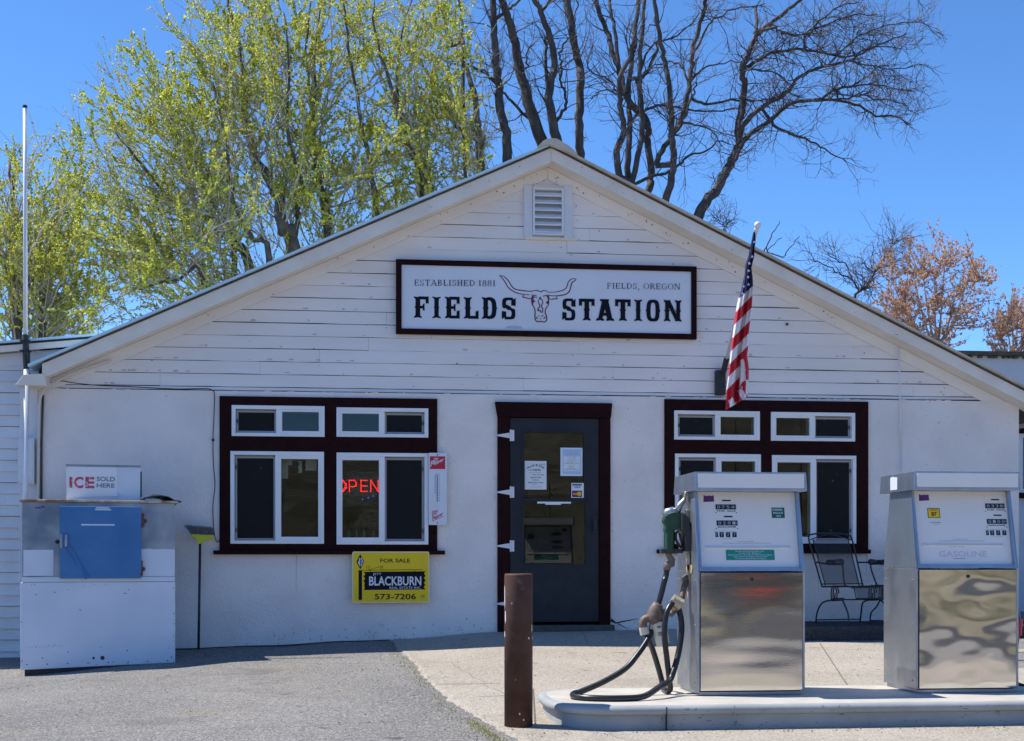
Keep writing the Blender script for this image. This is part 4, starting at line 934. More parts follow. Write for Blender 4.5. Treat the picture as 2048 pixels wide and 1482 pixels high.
# ------------------------------------------------------------------ ice freezer
q = G(345, 1330)
YI = -1.02; gz = min(ground_z(P(50, 1300, YI).x, YI), ground_z(P(345, 1300, YI).x, YI)) + .0
t = thing("ice_freezer", "old white outdoor ice chest with blue door and rusty top edge", "freezer", (P(200, 1300, YI).x, YI, gz))
x0, x1 = P(48, 1150, YI).x, P(348.5, 1150, YI).x; zt = P(200, 1005, YI).z; zb = P(200, 1330, YI).z; zm = P(200, 1164, YI).z; yb = -.34
mb = MB(); mb.box(x0, x1, YI + .004, yb, zm + .002, zt - .002); mb.build("upper_body", "galvanized", t)
zbl, zbr = P(48, 1338, YI).z, P(348, 1327, YI).z; ax, bx_ = x0 - .012, x1 + .004
mb = MB(); mb.hexa([(ax, YI - .006, zbl), (bx_, YI - .006, zbr), (bx_, yb, zbr), (ax, yb, zbl)], [(ax, YI - .006, zm), (bx_, YI - .006, zm), (bx_, yb, zm), (ax, yb, zm)]); body = mb.build("lower_body", "ice_white", t, bevel=.006)
mb = MB(); mb.box(x0 + .02, x1 - .02, YI + .03, yb - .01, gz - .10, zbr + .02); mb.build("plinth", "black_metal", t)
mat("rust_edge", (.56, .48, .36), .6, c2=(.27, .13, .06), scale=7, mix=(.46, .62))
mb = MB(); mb.box(x0 - .02, x1 + .03, YI - .03, yb + .02, zt, zt + .022); mb.build("top_lid", "rust_edge", t, bevel=.004)
mb = MB(); mb.box(x0, x1, YI - .012, YI + .003, zm + .003, zm + .045); mb.build("trim_rail", "ice_white", t)
fz = lambda zx, zy, Y=YI: P(20 + zx / 3.9, 980 + zy / 3.9, Y)
for pts in (((120, 468), (348, 466), (346, 668), (118, 670)), ((1014, 460), (1090, 455), (1105, 462), (1190, 458), (1282, 462), (1280, 674), (1010, 674))):
    mb = MB(); p_ = [fz(x, y) for x, y in pts][::-1]; mb.prism([(v.x, v.z) for v in p_], YI - .004, YI + .003); mb.build("paint_patch", "ice_white", t)
mb = MB(); a, b = fz(352, 668), fz(412, 140); mb.box(a.x, b.x, YI - .01, YI + .003, a.z, b.z); mb.build("door_jamb", "galvanized", t)
a, b = fz(396, 690), fz(1020, 130); mb = MB(); mb.box(a.x, b.x, YI - .055, YI - .002, a.z, b.z); door = mb.build("door", "blue_door", t, bevel=.008)
mb = MB()
for x0_, x1_, y0_, y1_ in ((655, 778, 148, 158), (662, 765, 136, 144), (550, 806, 266, 277)):
    a, b = fz(x0_, y1_, YI - .056), fz(x1_, y0_, YI - .056); mb.box(a.x, b.x, YI - .0585, YI - .0545, a.z, b.z)
mb.build("label_strip", "ice_white", door)
mb = MB(); h0, h1 = fz(435, 352, YI - .07), fz(432, 440, YI - .07); mb.tube([(h0.x, YI - .056, h0.z), (h0.x, YI - .085, h0.z), (h1.x, YI - .085, h1.z), (h1.x, YI - .056, h1.z)], .012, 8); a, b = fz(398, 452), fz(416, 345); mb.box(a.x, b.x, YI - .062, YI - .0545, a.z, b.z); mb.build("handle", "steel_side", door, smooth=False)
mb = MB(); c = fz(376, 405); mb.ball((c.x, YI - .02, c.z), .018, 8, 6); mb.build("latch", "black_metal", t)
mat("handle_shadow_blue", (.032, .135, .345), .5)  # shadow of the door handle, painted on as darker blue streaks
mb = MB(); ribbon(mb, [fz(445, 400, YI - .0555), fz(500, 480, YI - .0555), fz(555, 580, YI - .0555), fz(600, 690, YI - .0555)], [.012, .02, .025, .05]); ribbon(mb, [fz(430, 450, YI - .0556), fz(480, 520, YI - .0556), fz(515, 580, YI - .0556)], [.018, .022, .01]); mb.build("handle_shadow", "handle_shadow_blue", door)
mat("rust", (.09, .035, .02), .8, c2=(.2, .09, .05), scale=40)
for y0_, y1_, xx in ((180, 290, 1032), (550, 672, 1020)):
    mb = MB(); a, b = fz(xx - 14, y1_), fz(xx + 10, y0_); mb.box(a.x, b.x, YI - .05, YI - .001, a.z, b.z); c = fz(xx + 14, lerp(y0_, y1_, .55)); mb.ball((c.x, YI - .02, c.z), .02, 8, 6); c = fz(xx, y1_ - 15); mb.ball((c.x, YI - .05, c.z), .014, 8, 6); mb.build("hinge", "rust", t)
mb = MB(); rr = random.Random(9)
for zx, zy, rad in ((720, 1310, .019), (652, 1310, .011), (458, 1260, .005), (912, 1255, .006), (264, 1306, .006), (108, 1330, .005), (145, 1354, .006), (300, 1353, .006), (456, 1350, .006), (610, 1348, .006), (764, 1346, .006), (918, 1344, .006), (1070, 1341, .006), (1224, 1338, .006), (1256, 1310, .006), (1273, 708, .008)):
    c = fz(zx, zy, YI - .0062); mb.add([(c.x + rad * math.cos(i * .524), YI - .0065, c.z + rad * math.sin(i * .524)) for i in range(12)], [tuple(range(12))])
mb.build("bolt_hole", "black_metal", t)
mb = MB()
for i in range(26):
    c = fz(135 + i * 11, 1218 + rr.uniform(-12, 12) - (14 if i > 18 else 0), YI - .0068); w, h = rr.uniform(.004, .012), rr.uniform(.002, .006); mb.poly([(c.x, c.y, c.z), (c.x + w, c.y, c.z - h * .3), (c.x + w * 1.3, c.y, c.z + h * .5), (c.x + w * .4, c.y, c.z + h)])
for zx, zy, w in ((205, 815, .022), (345, 797, .02), (455, 780, .01), (540, 935, .02), (880, 808, .03), (915, 778, .016), (125, 705, .02)): c = fz(zx, zy, YI - .0068); mb.poly([tuple(c), (c.x + w, c.y, c.z - .004), (c.x + w * .9, c.y, c.z + .003), (c.x + w * .3, c.y, c.z + .006)])
mat("grime", (.16, .15, .15), .9); tag(mb.build("paint_chip", "grime", t), kind="stuff")
mb = MB(); 
for i in range(5):
    c = fz(215 + i * 15, 140 + rr.uniform(-9, 9), YI + .0025); mb.poly([(c.x - .01, c.y - .0005, c.z), (c.x, c.y - .0005, c.z - .008), (c.x + .014, c.y - .0005, c.z + .003), (c.x, c.y - .0005, c.z + .01)])
mb.build("sticker_remnant", "purple", t)
mb = MB()
for i in range(44):
    k = rr.random()
    if k < .35: c = fz(rr.uniform(95, 1275), lerp(1362, 1338, .5) + rr.gauss(-6, 9), YI - .0069)
    elif k < .6: c = fz(rr.choice([104, 1272]) + rr.uniform(-6, 6), rr.uniform(730, 1340), YI - .0069)
    else: c = fz(rr.uniform(120, 1270), rr.uniform(718, 760) if k < .85 else rr.uniform(1150, 1330), YI - .0069)
    w, h = rr.uniform(.003, .011), rr.uniform(.003, .010); n = 7; a0 = rr.random() * 6
    mb.poly([(c.x + w * rr.uniform(.5, 1.2) * math.cos(a0 - j_ * 6.283 / n), c.y - .00001 * i, c.z + h * rr.uniform(.5, 1.2) * math.sin(a0 - j_ * 6.283 / n)) for j_ in range(n)][::-1])
mat("rust_fleck", (.50, .45, .42), .9); tag(mb.build("rust_spots", "rust_fleck", t), kind="stuff")
# compressor housing with the ICE sign
Yc = YI + .08; cz = zt + .0225
a = RECT(138, 931, 283, 1000, Yc)
t2 = thing("compressor_housing", "white metal housing with peeling ice sold here sticker on the freezer top", "housing", ((a[0] + a[1]) / 2, Yc, cz))
mb = MB(); mb.box(a[0], a[1], Yc, Yc + .42, cz + .001, a[3]); mb.build("housing_shell", "ice_white", t2, bevel=.004)
mb = MB(); mb.box(a[0] - .006, a[1] + .004, Yc - .006, Yc + .43, a[3] - .012, a[3] + .006); mb.build("housing_lid", "galvanized", t2)
mb = MB()
for i in range(15): zz = lerp(cz + .05, a[3] - .05, i / 14); mb.box(a[1] - .001, a[1] + .014, Yc + .04, Yc + .38, zz - .004, zz + .003)
mb.build("vent_grille", "dark_gap", t2)
ip = lambda zx, zy, Y: P(100 + zx / 5.489, 910 + zy / 5.489, Y)
mat("sticker_white", (.80, .81, .84), .35)
mb = MB(); pts = [ip(x, y, Yc - .003) for x, y in ((220, 132), (752, 134), (748, 412), (660, 452), (500, 460), (220, 468))]; mb.poly([tuple(v) for v in pts][::-1]); st = mb.build("sticker", "sticker_white", t2)
mb = MB(); A_, B_, C_, D_ = ip(748, 412, Yc - .003), ip(660, 453, Yc - .003), ip(752, 450, Yc - .05), ip(700, 425, Yc - .02); mb.poly([tuple(B_), tuple(C_), tuple(A_)]); mb.build("peeling_corner", "sticker_white", st)
mb = MB()
def it(m, s, x0, x1, y0, y1, bold): a_, b_ = ip(x0, y1, Yc - .005), ip(x1, y0, Yc - .005); text_rect(m, s, a_.x, b_.x, a_.z, b_.z, Yc - .005, bold)
it(mb, "I", 236, 268, 240, 360, .02); it(mb, "C", 285, 388, 240, 360, .035); it(mb, "E", 408, 505, 240, 360, .04); mb.build("lettering", "ice_red", st)
mb = MB(); it(mb, "SOLD", 530, 728, 238, 286, .02); it(mb, "HERE", 530, 725, 310, 356, .02); mb.build("lettering", "letter_grey", st)
# crumpled dark cover lying on the freezer
mb = MB(); rr = random.Random(12); pts = []
n, m_ = 12, 6
for j in range(m_):
    for i in range(n):
        u, v = i / (n - 1), j / (m_ - 1); q = P(lerp(286, 362, u), 1000, YI - .01 + v * .4)
        h = .055 * math.sin(min(1, u * 1.25) * math.pi) ** .8 * (1 - .45 * abs(v - .3)) + rr.uniform(-.006, .006); pts.append((q.x, lerp(YI - .04, YI + .35, v), zt + .026 + max(0, h) - (.012 if u > .93 else 0)))
mb.v = pts; mb.f = [(j * n + i, j * n + i + 1, (j + 1) * n + i + 1, (j + 1) * n + i) for j in range(m_ - 1) for i in range(n - 1)]; mb.m = [0] * len(mb.f)
o = mb.build("plastic_sheet", "rubber"); sm = o.modifiers.new("thick", 'SOLIDIFY'); sm.thickness = .006; 
for ob in (t, t2): ob.rotation_euler.z = R(10)
pv = Vector((t.location.x, t.location.y, 0)); Mr = Matrix.Translation(pv) @ Matrix.Rotation(R(10), 4, 'Z') @ Matrix.Translation(-pv)
t2.location = Mr @ t2.location; o.data.transform(Mr)
tag(o, "crumpled black plastic sheet on the right end of the freezer lid", "sheet")

# ------------------------------------------------------------------ antenna pole, broom
Yp = -.22
t = thing("antenna_pole", "tall thin white antenna pole with black clamp at the left", "antenna", tuple(P(46, 1320, Yp)))
a, b, c, d = P(46, 1325, Yp), P(53, 738, Yp), P(51, 676, Yp), P(50, 216, Yp)
mb = MB(); mb.tube([a, b], .026, 10); mb.build("mast", "white_pipe", t, smooth=True)
mb = MB(); mb.tube([c, d], .019, 10); mb.build("antenna_rod", "white_pipe", t, smooth=True)
mb = MB(); mb.tube([d, d + Vector((0, 0, .025))], .021, 10); mb.build("cap", "black_metal", t)
mb = MB(); mb.tube([b - Vector((0, 0, .0)), b.lerp(c, .5), c + Vector((0, 0, .03))], [.028, .032, .026], 10)
for yy in (682, 702): k = P(51, yy, Yp); mb.box(k.x - .045, k.x + .045, k.y - .04, k.y + .04, k.z - .007, k.z + .007)
k = P(56, 722, Yp); mb.tube([k + Vector((0, 0, .1)), k - Vector((0, 0, .06))], .02, 8); mb.build("clamp", "black_metal", t)
mb = MB(); mb.tube(smooth_line([P(*p, -.2) for p in ((53, 738), (62, 750), (75, 762), (88, 770))], 4), .006, 6); mb.build("lead_wire", "black_metal", t)

Yb = -.16
t = thing("broom", "upturned broom with yellow head leaning on the wall beside the freezer", "broom", (P(397, 1297, -.3).x, -.3, ground_z(P(397, 1297, -.3).x, -.3)))
a, b = P(397, 1299, -.3), P(400, 1088, Yb); mb = MB(); mb.tube([a, b], .0125, 9); mb.build("handle", "black_metal", t, smooth=True)
bp = lambda zx, zy, Y: P(20 + zx / 3.9, 980 + zy / 3.9, Y)
mb = MB(); pts = [bp(x, y, Yb) for x, y in ((1462, 420), (1496, 420), (1505, 402), (1570, 382), (1598, 368), (1590, 352), (1410, 344), (1408, 352), (1455, 388))]; mb.prism([(v.x, v.z) for v in pts], Yb - .025, Yb + .025); mb.build("broom_head", "broom_yellow", t, bevel=.006)
mb = MB(); rr = random.Random(6)
for i in range(150):
    u = rr.random(); q0 = bp(lerp(1412, 1592, u), 350, Yb + rr.uniform(-.02, .02)); lean = -.03 - .04 * (1 - u)
    q1 = bp(lerp(1412, 1592, u) - rr.uniform(15, 55) * (1.3 - u), lerp(275, 292, u) + rr.uniform(-8, 10), Yb + rr.uniform(-.03, .03)); mb.tube([q0, q0.lerp(q1, .5) + Vector((.006, 0, 0)), q1], [.004, .004, .002], 3, caps=False)
tag(mb.build("bristles", "bristle", t), kind="stuff")

# ------------------------------------------------------------------ flagpole and flag
t = thing("flagpole", "white flagpole with ball end angled out from the wall above the right window", "flagpole", tuple(P(1441, 766, -.03)))
Yt = -1.15; base = P(1447, 744, -.09); tip = P(1514, 455, Yt)
mb = MB(); r = RECT(1430.5, 741, 1450, 790, -.04); mb.box(r[0], r[1], -.075, -.001, r[2], r[3]); mb.build("wall_bracket", "black_metal", t, bevel=.006)
mb = MB(); m1 = base.lerp(tip, .10); mb.tube([base, m1], [.03, .028], 10); mb.build("bracket_socket", "black_metal", t)
mb = MB(); mb.tube([m1, tip], .0145, 10); mb.build("pole", "white_pipe", t, smooth=True)
mb = MB(); e = tip + (tip - base).normalized() * .025; mb.ball(e, .033, 12, 8); mb.tube([tip - (tip - base).normalized() * .04, tip], .022, 10); mb.build("finial", "white_pipe", t, smooth=True)
Lf = [(120, 386), (160, 378), (200, 370), (290, 352), (360, 328), (430, 322), (560, 292), (610, 275), (700, 258), (790, 246), (950, 226), (1150, 206), (1270, 190), (1412, 184)]
Rt = [(120, 398), (160, 402), (200, 402), (230, 396), (300, 392), (380, 372), (450, 381), (510, 383), (590, 379), (700, 372), (860, 352), (960, 348), (1020, 341), (1100, 353), (1190, 352), (1310, 346), (1320, 338)]
fl = lambda y, tb: pl(y, tb)
def flag_pt(u, v, off=0.0):
    """u 0..1 left to right, v 0..1 top to bottom"""
    yl = lerp(122, 1412, v); yr = lerp(122, 1318, v); zx = lerp(fl(yl, Lf), fl(yr, Rt), u); zy = lerp(yl, yr, u)
    wid = (fl(yr, Rt) - fl(yl, Lf)) / 170
    Y = lerp(Yt + .02, -.78, min(1, v * 1.1)) + .075 * wid * math.sin(u * 9.5 + 2.5 * v + .8) + .04 * wid * math.sin(u * 21 + 5 * v) + off
    return P(1400 + zx / 3.615, 430 + zy / 3.615, Y), zx, zy
FOLDS = [([(205, 1345), (235, 1318), (266, 1370), (222, 1407)], 1), ([(270, 1270), (300, 1252), (338, 1310), (306, 1342)], 1), ([(318, 1000), (345, 1000), (362, 1120), (352, 1195), (338, 1180), (325, 1080)], 0),
         ([(290, 1050), (318, 1040), (332, 1195), (300, 1215), (284, 1260)], 1), ([(300, 1215), (332, 1200), (330, 1290), (310, 1262)], 0), ([(180, 1300), (280, 1200), (300, 1252), (350, 1310), (180, 1425)], 0), ([(332, 1195), (356, 1190), (350, 1320), (330, 1290)], 1)]
def flag_col(zx, zy):
    if zy < 515 or (zy < 600 and zx < 290 + (600 - zy) * 1.05): 
        return 2
    s = zy + (zx - 380) * 1.12 * (-1)                      # stripes climb to the right
    s = zy - (380 - zx) * 1.0
    k = (s - 497) / 83.0
    for pg, c in FOLDS:
        ins_ = False
        for (x1, y1), (x2, y2) in zip(pg, pg[1:] + pg[:1]):
            if (y1 > zy) != (y2 > zy) and zx < (x2 - x1) * (zy - y1) / (y2 - y1) + x1: ins_ = not ins_
        if ins_: return c
    return 1 if int(math.floor(k)) % 2 == 0 else 0
NU, NV = 36, 170
mb = MB(); mb.v = [tuple(flag_pt(i / NU, j / NV)[0]) for j in range(NV + 1) for i in range(NU + 1)]
for j in range(NV):
    for i in range(NU):
        _, zx, zy = flag_pt((i + .5) / NU, (j + .5) / NV); mb.f.append((j * (NU + 1) + i, (j + 1) * (NU + 1) + i, (j + 1) * (NU + 1) + i + 1, j * (NU + 1) + i + 1)); mb.m.append(flag_col(zx, zy))
t3 = thing("flag", "striped red and white flag with starred blue corner hanging limp from pole", "flag", tuple(P(1475, 640, -.9)))
mb.build("cloth", ["flag_red", "flag_white", "flag_blue"], t3, smooth=True)
mb = MB()
for zx, zy, rad in ((388, 200, 11), (372, 305, 13), (352, 352, 13), (347, 405, 13), (345, 450, 12), (347, 505, 14), (314, 508, 12), (308, 560, 12), (297, 533, 8), (320, 460, 9), (293, 592, 7), (330, 385, 7), (362, 260, 8)):
    v = (zy - 122) / 1240; u = min(.93, max(.07, (zx - fl(zy, Lf)) / (fl(zy, Rt) - fl(zy, Lf)))); c = flag_pt(u, v)[0]
    pts = []
    for i in range(10):
        a = math.pi / 2 + i * math.pi / 5; r_ = rad * (1 if i % 2 == 0 else .42) / 3.615 / 205; pts.append((c.x + r_ * math.cos(a), c.y - .022, c.z + r_ * math.sin(a)))
    mb.add(pts + [(c.x, c.y - .022, c.z)], [(10, i, (i + 1) % 10) for i in range(10)])
mb.build("star", "flag_white", t3)

# ------------------------------------------------------------------ bollard
p = G(1037, 1455); rad = .086; top = P(1037, 1147, p.y).z
t = thing("bollard", "rust brown steel bollard with chipped paint beside the pump island", "bollard", (p.x, p.y, far_z(p.x, p.y)))
mb = MB(); mb.lathe((p.x, p.y, 0), [(rad, far_z(p.x, p.y) - .1), (rad, top - .012), (rad - .004, top), (rad - .008, top - .004)], 40); mb.build("post", "bollard_paint", t, smooth=False)
for pl_ in t.children[0].data.polygons: pl_.use_smooth = abs(pl_.normal.z) < .5
mat("chip", (.62, .6, .56), .7)
mb = MB(); rr = random.Random(31)
for zx, zy, w, h in ((1009, 1195, 5, 50), (1010, 1235, 5, 28), (1009, 1270, 5, 14), (1062, 1258, 4, 18), (1055, 1277, 4, 5), (1063, 1277, 3, 9), (1021, 1207, 2, 4), (1028, 1360, 1.5, 2), (1036, 1428, 3, 5), (1044, 1440, 4, 4)):
    a = math.asin(max(-.98, min(.98, (zx - 1037) / 28.5))); dirv = Vector((math.sin(a + .0), -math.cos(a), 0)); z = P(1037, zy, p.y - rad).z; tw = Vector((math.cos(a), math.sin(a), 0)); ww, hh = w / 640, h / 680
    c = Vector((p.x, p.y, z)) + dirv * (rad + .0012)
    mb.poly([tuple(c + tw * ww * rr.uniform(-1, -.5) + UP * hh), tuple(c - tw * ww - UP * hh * .3), tuple(c - UP * hh), tuple(c + tw * ww - UP * hh * .4), tuple(c + tw * ww * .6 + UP * hh * .8)])
tag(mb.build("paint_chip", "chip", t), kind="stuff")

# ------------------------------------------------------------------ pump island
zi = P(1398, 1391, -5.03).z - .004
t = thing("pump_island", "low rounded concrete island painted pale grey under the pumps", "island", (P(1400, 1400, -5).x, -4.95, zi - .15))
yf_, yb_ = -5.55, -4.40; rI = (yb_ - yf_) / 2; yc = (yf_ + yb_) / 2; xl = P(1086, 1430, -5.2).x + .05; xr = 9.0; rX = .6
def outline(o, n=22):
    r_ = rI + o; pts = [(xr, yf_ - o)]
    for i in range(n + 1):
        a = -math.pi / 2 - math.pi * i / n; c, s = math.cos(a), math.sin(a); pts.append((xl + rX + (rX + o) * math.copysign(abs(c) ** .6, c), yc + r_ * math.copysign(abs(s) ** .6, s)))
    pts.append((xr, yb_ + o)); return pts
def loft(mb, prof):
    rings = [[(x, y, z) for x, y in outline(o)] for o, z in prof]; n = len(rings[0])
    o0 = len(mb.v); mb.v += [v for r_ in rings for v in r_]
    for j in range(len(rings) - 1):
        for i in range(n - 1): mb.f.append((o0 + j * n + i, o0 + (j + 1) * n + i, (o0 + (j + 1) * n + i + 1), o0 + j * n + i + 1)); mb.m.append(0)
zg = far_z(1.5, -5.6) - .12
nose = [(-.008, zi - .052), (.008, zi - .058), (.022, zi - .050), (.030, zi - .034), (.028, zi - .018), (.016, zi - .004), (.0, zi), (-.02, zi + .001)]
mb = MB(); loft(mb, [(.004, zg), (-.004, zi - .052)]); mb.build("island_side", "island_paint", t, smooth=True)
mb = MB(); loft(mb, nose); mb.build("island_nosing", "island_paint", t, smooth=True)
mb = MB(); o = outline(-.019); mb.poly([(x, y, zi + .0005) for x, y in o][::-1]); mb.build("island_top", "island_top", t)
mb = MB(); j = P(1331, 1430, yf_); mb.box(j.x - .002, j.x + .003, yf_ - .0315, yf_ - .0035, zg, zi - .006); mb.build("joint", "dark_gap", t)
mb = MB(); rr = random.Random(77)
for i in range(130):
    x = rr.uniform(xl + .5, 4.6); z = rr.choice([rr.uniform(zg + .13, zg + .17), rr.uniform(zi - .05, zi - .01), rr.uniform(zg + .15, zi - .06)]); w, h = rr.uniform(.004, .016) * (3 if rr.random() < .2 else 1), rr.uniform(.002, .007)
    yy = yf_ - (.0305 if z > zi - .052 else .0045); mb.poly([(x, yy, z), (x + w, yy, z - h * .2), (x + w * .8, yy, z + h), (x + w * .1, yy, z + h * .6)])
tag(mb.build("paint_chip", "grime", t), kind="stuff")
# ------------------------------------------------------------------ fuel pumps
YP = -5.03; PD = .56
def pump(label, L, Rr, zbot_px, ztop_px, seam_px, door_m, dial):
    """L, Rr: left and right edge of the lower door in photo pixels; the back is built like the front"""
    x0, x1 = P(L, 1250, YP).x, P(Rr, 1250, YP).x; cx = (x0 + x1) / 2; zb = zi + .001
    zt = P((L + Rr) / 2, ztop_px, YP - .01).z; zs = P((L + Rr) / 2, seam_px, YP).z
    y0, y1 = YP, YP + PD; ym = (y0 + y1) / 2
    t = thing("fuel_pump", label, "fuel pump", (cx, ym, zb), group="fuel pumps on the island")
    mb = MB(); mb.box(x0 + .012, x1 - .012, y0 + .02, y1 - .02, zb, zb + .024); mb.build("base_plinth", "alu_blue", t, bevel=.003)
    zc = zb + .026
    # lower cabinet: two brushed sides and a frame the doors sit in
    for a, b in ((x0 - .006, x0 + .01), (x1 - .01, x1 + .006)):
        mb = MB(); mb.box(a, b, y0 + .004, y1 - .004, zc, zs - .003); mb.build("side_panel", "steel_side", t, bevel=.003)
    mb = MB(); mb.box(x0 + .011, x1 - .011, y0 + .014, y1 - .014, zc + .004, zs - .006); mb.build("cabinet_core", "black_metal", t)
    for sgn, yy in ((-1, y0), (1, y1)):
        # slightly buckled polished steel door
        nX, nZ = 26, 30; mb = MB(); rr = random.Random(int(L) + sgn); ph = [rr.uniform(0, 6.28) for _ in range(6)]
        a, b, c, d = x0 + .014, x1 - .014, zc + .006, zs - .012
        for j in range(nZ + 1):
            for i in range(nX + 1):
                u, v = i / nX, j / nZ; e = math.sin(math.pi * u) * math.sin(math.pi * v)
                amp = (.0040 * v ** 1.3 + .0007) if door_m != "steel_mirror" else .0010
                w = amp * e * (math.sin(2.1 * u + 5.2 * v + ph[0]) + .8 * math.sin(4.3 * u - 8.1 * v + ph[1]) + .4 * math.sin(14 * v + 2 * u + ph[2]))
                mb.v.append((lerp(a, b, u), yy + sgn * (.002 + w + .0035 * e), lerp(c, d, v)))
        mb.f = [((j * (nX + 1) + i), (j * (nX + 1) + i + 1), ((j + 1) * (nX + 1) + i + 1), ((j + 1) * (nX + 1) + i)) for j in range(nZ) for i in range(nX)]; mb.m = [0] * len(mb.f)
        dr = mb.build("cabinet_door", door_m, t, smooth=True)
        mb = MB(); k = (lerp(a, b, .5), lerp(c, d, .945)); ring_ = [(k[0] + .012 * math.cos(i * .6283), k[1] + .012 * math.sin(i * .6283)) for i in range(10)]
        mb.prism(ring_, yy + sgn * .009, yy + sgn * .001) if sgn < 0 else mb.prism(ring_, yy, yy + .009); mb.build("lock", "black_metal", dr)
    # head: slanted front and back, sides as one panel each
    ztc = zt - .122; sf = .105; hw = .028
    def hx(u): return lerp(x0, x1, u)
    for sx, a, b in ((-1, x0 - .006, x0 + .006), (1, x1 - .006, x1 + .006)):
        mb = MB(); mb.hexa([(a, y0 + .004, zs), (b, y0 + .004, zs), (b, y1 - .004, zs), (a, y1 - .004, zs)],
                           [(a + .02 * -sx * .3, y0 + sf, ztc), (b + .02 * -sx * .3, y0 + sf, ztc), (b + .02 * -sx * .3, y1 - sf, ztc), (a + .02 * -sx * .3, y1 - sf, ztc)]); mb.build("head_side", "galvanized" if dial == 87 else "steel_side", t, bevel=.002)
    F = {}
    for sgn in (-1, 1):
        yl = (lambda v, o=0.0: lerp(y0, y0 + sf, v) + o) if sgn < 0 else (lambda v, o=0.0: lerp(y1, y1 - sf, v) - o)
        zl_ = lambda v: lerp(zs, ztc, v)
        def pt(u, v, o=0.0, A=x0 + .007, Bx=x1 - .007): 
            uu = u if sgn < 0 else 1 - u
            return (lerp(A, Bx, uu), yl(v, o), zl_(v))
        # frame: rails and stiles of blue-grey aluminium round a recessed white face
        mb = MB()
        def slab(u0, u1, v0, v1, f, bk):
            mb.hexa([pt(u0, v0, f), pt(u1, v0, f), pt(u1, v0, bk), pt(u0, v0, bk)], [pt(u0, v1, f), pt(u1, v1, f), pt(u1, v1, bk), pt(u0, v1, bk)])
        slab(0, .022, .0, .999, .0, .05); slab(.978, 1, .0, .999, .0, .05); slab(.0225, .9775, .001, .045, .004, .06)
        mb.build("head_frame", "alu_blue", t)
        mb = MB(); slab(.0222, .9778, .046, .999, .028, .04); face = mb.build("dial_face", "pump_white", t)
        def fc(u, v, o=.0265): return pt(lerp(.0222, .9778, u), lerp(.046, .999, v), o)
        # pressed ridge across the face
        mb = MB(); mb.add([fc(.05, .245, .0279), fc(.93, .245, .0279), fc(.93, .29, .0279), fc(.05, .29, .0279), fc(.07, .258, .018), fc(.91, .258, .018)], [(0, 1, 5, 4), (2, 3, 4, 5), (0, 4, 3), (1, 2, 5)]); mb.build("face_ridge", "pump_white", t)
        if sgn < 0: F["fc"] = fc
        def fbox(m, u0, u1, v0, v1, o): m.quad(fc(u0, v0, o), fc(u1, v0, o), fc(u1, v1, o), fc(u0, v1, o))
        def ftx(m, s, u0, u1, v0, v1, o, bold=0.0): text(m, s, lambda u, v: fc(lerp(u0, u1, u), lerp(v0, v1, v), o), bold)
        du = .585 if dial == 87 else 0.0           # where the counters sit across the face
        mb = MB()
        fbox(mb, .252 + du, .340 + du, .878, .897, .0272); fbox(mb, .262 + du, .350 + du, .663, .682, .0272)
        mb.build("label_strip", "display_black", face)
        cn = MB(); dg_ = MB()
        for (u0, u1, v0, v1), num in zip(((.182 + du, .392 + du, .767, .835), (.184 + du, .398 + du, .553, .62)), (("0754", "0201") if dial != 87 else ("0338", "0100"))):
            fbox(cn, u0, u1, v0, v1, .0270)
            for i, ch in enumerate(num): a = lerp(u0, u1, .08 + .225 * i); ftx(dg_, ch, a, a + .03, v0 + .014, v1 - .012, .0264)
            a = lerp(u0, u1, .94); fbox(dg_, a - .004, a + .003, (v0 + v1) / 2 - .008, (v0 + v1) / 2 + .008, .0264)
        for i, (a, b) in enumerate(((.165, .194), (.208, .252), (.273, .317), (.338, .382))):
            fbox(cn, a + du, b + du, .398, .464, .0270); ftx(dg_, "7", (a + b) / 2 - .009 + du, (a + b) / 2 + .009 + du, .41, .45, .0264)
        cnt = cn.build("counter_window", "display_black", face); dg_.build("counter_digits", "digit_grey", cnt)
        mb = MB(); ftx(mb, "THIS  SALE", .19 + du, .385 + du, .738, .756, .0268, .03); ftx(mb, "GALLONS", .19 + du, .38 + du, .527, .543, .0268, .05)
        for u, v in ((.182, .727), (.392, .727), (.18, .512), (.395, .512)): fbox(mb, u + du - .006, u + du + .006, v - .006, v + .005, .0268)
        ftx(mb, "price per gallon including taxes", .165 + du, .38 + du, .475, .484, .0268); ftx(mb, "cents per gallon", .21 + du, .345 + du, .382, .390, .0268)
        ftx(mb, "reset before delivery", .39, .55, .338, .348, .0268) ; ftx(mb, "do not operate without reading the instructions on this pump", .24, .72, .315, .326, .0268)
        if dial == 87:
            ftx(mb, "no lead added", .16, .275, .567, .580, .0268, .02); ftx(mb, "minimum octane", .19, .25, .545, .556, .0268); ftx(mb, "unleaded regular", .34, .50, .240, .247, .0268); fbox(mb, .37, .50, .078, .083, .0268)
        mb.build("lettering", "ink", face)
        st = MB(); st.poly([fc(*q, .0266) for q in ((.062, .865), (.172, .872), (.170, .955), (.145, .948), (.12, .952), (.09, .945), (.067, .958))]); st.build("tax_sticker", "purple", face)
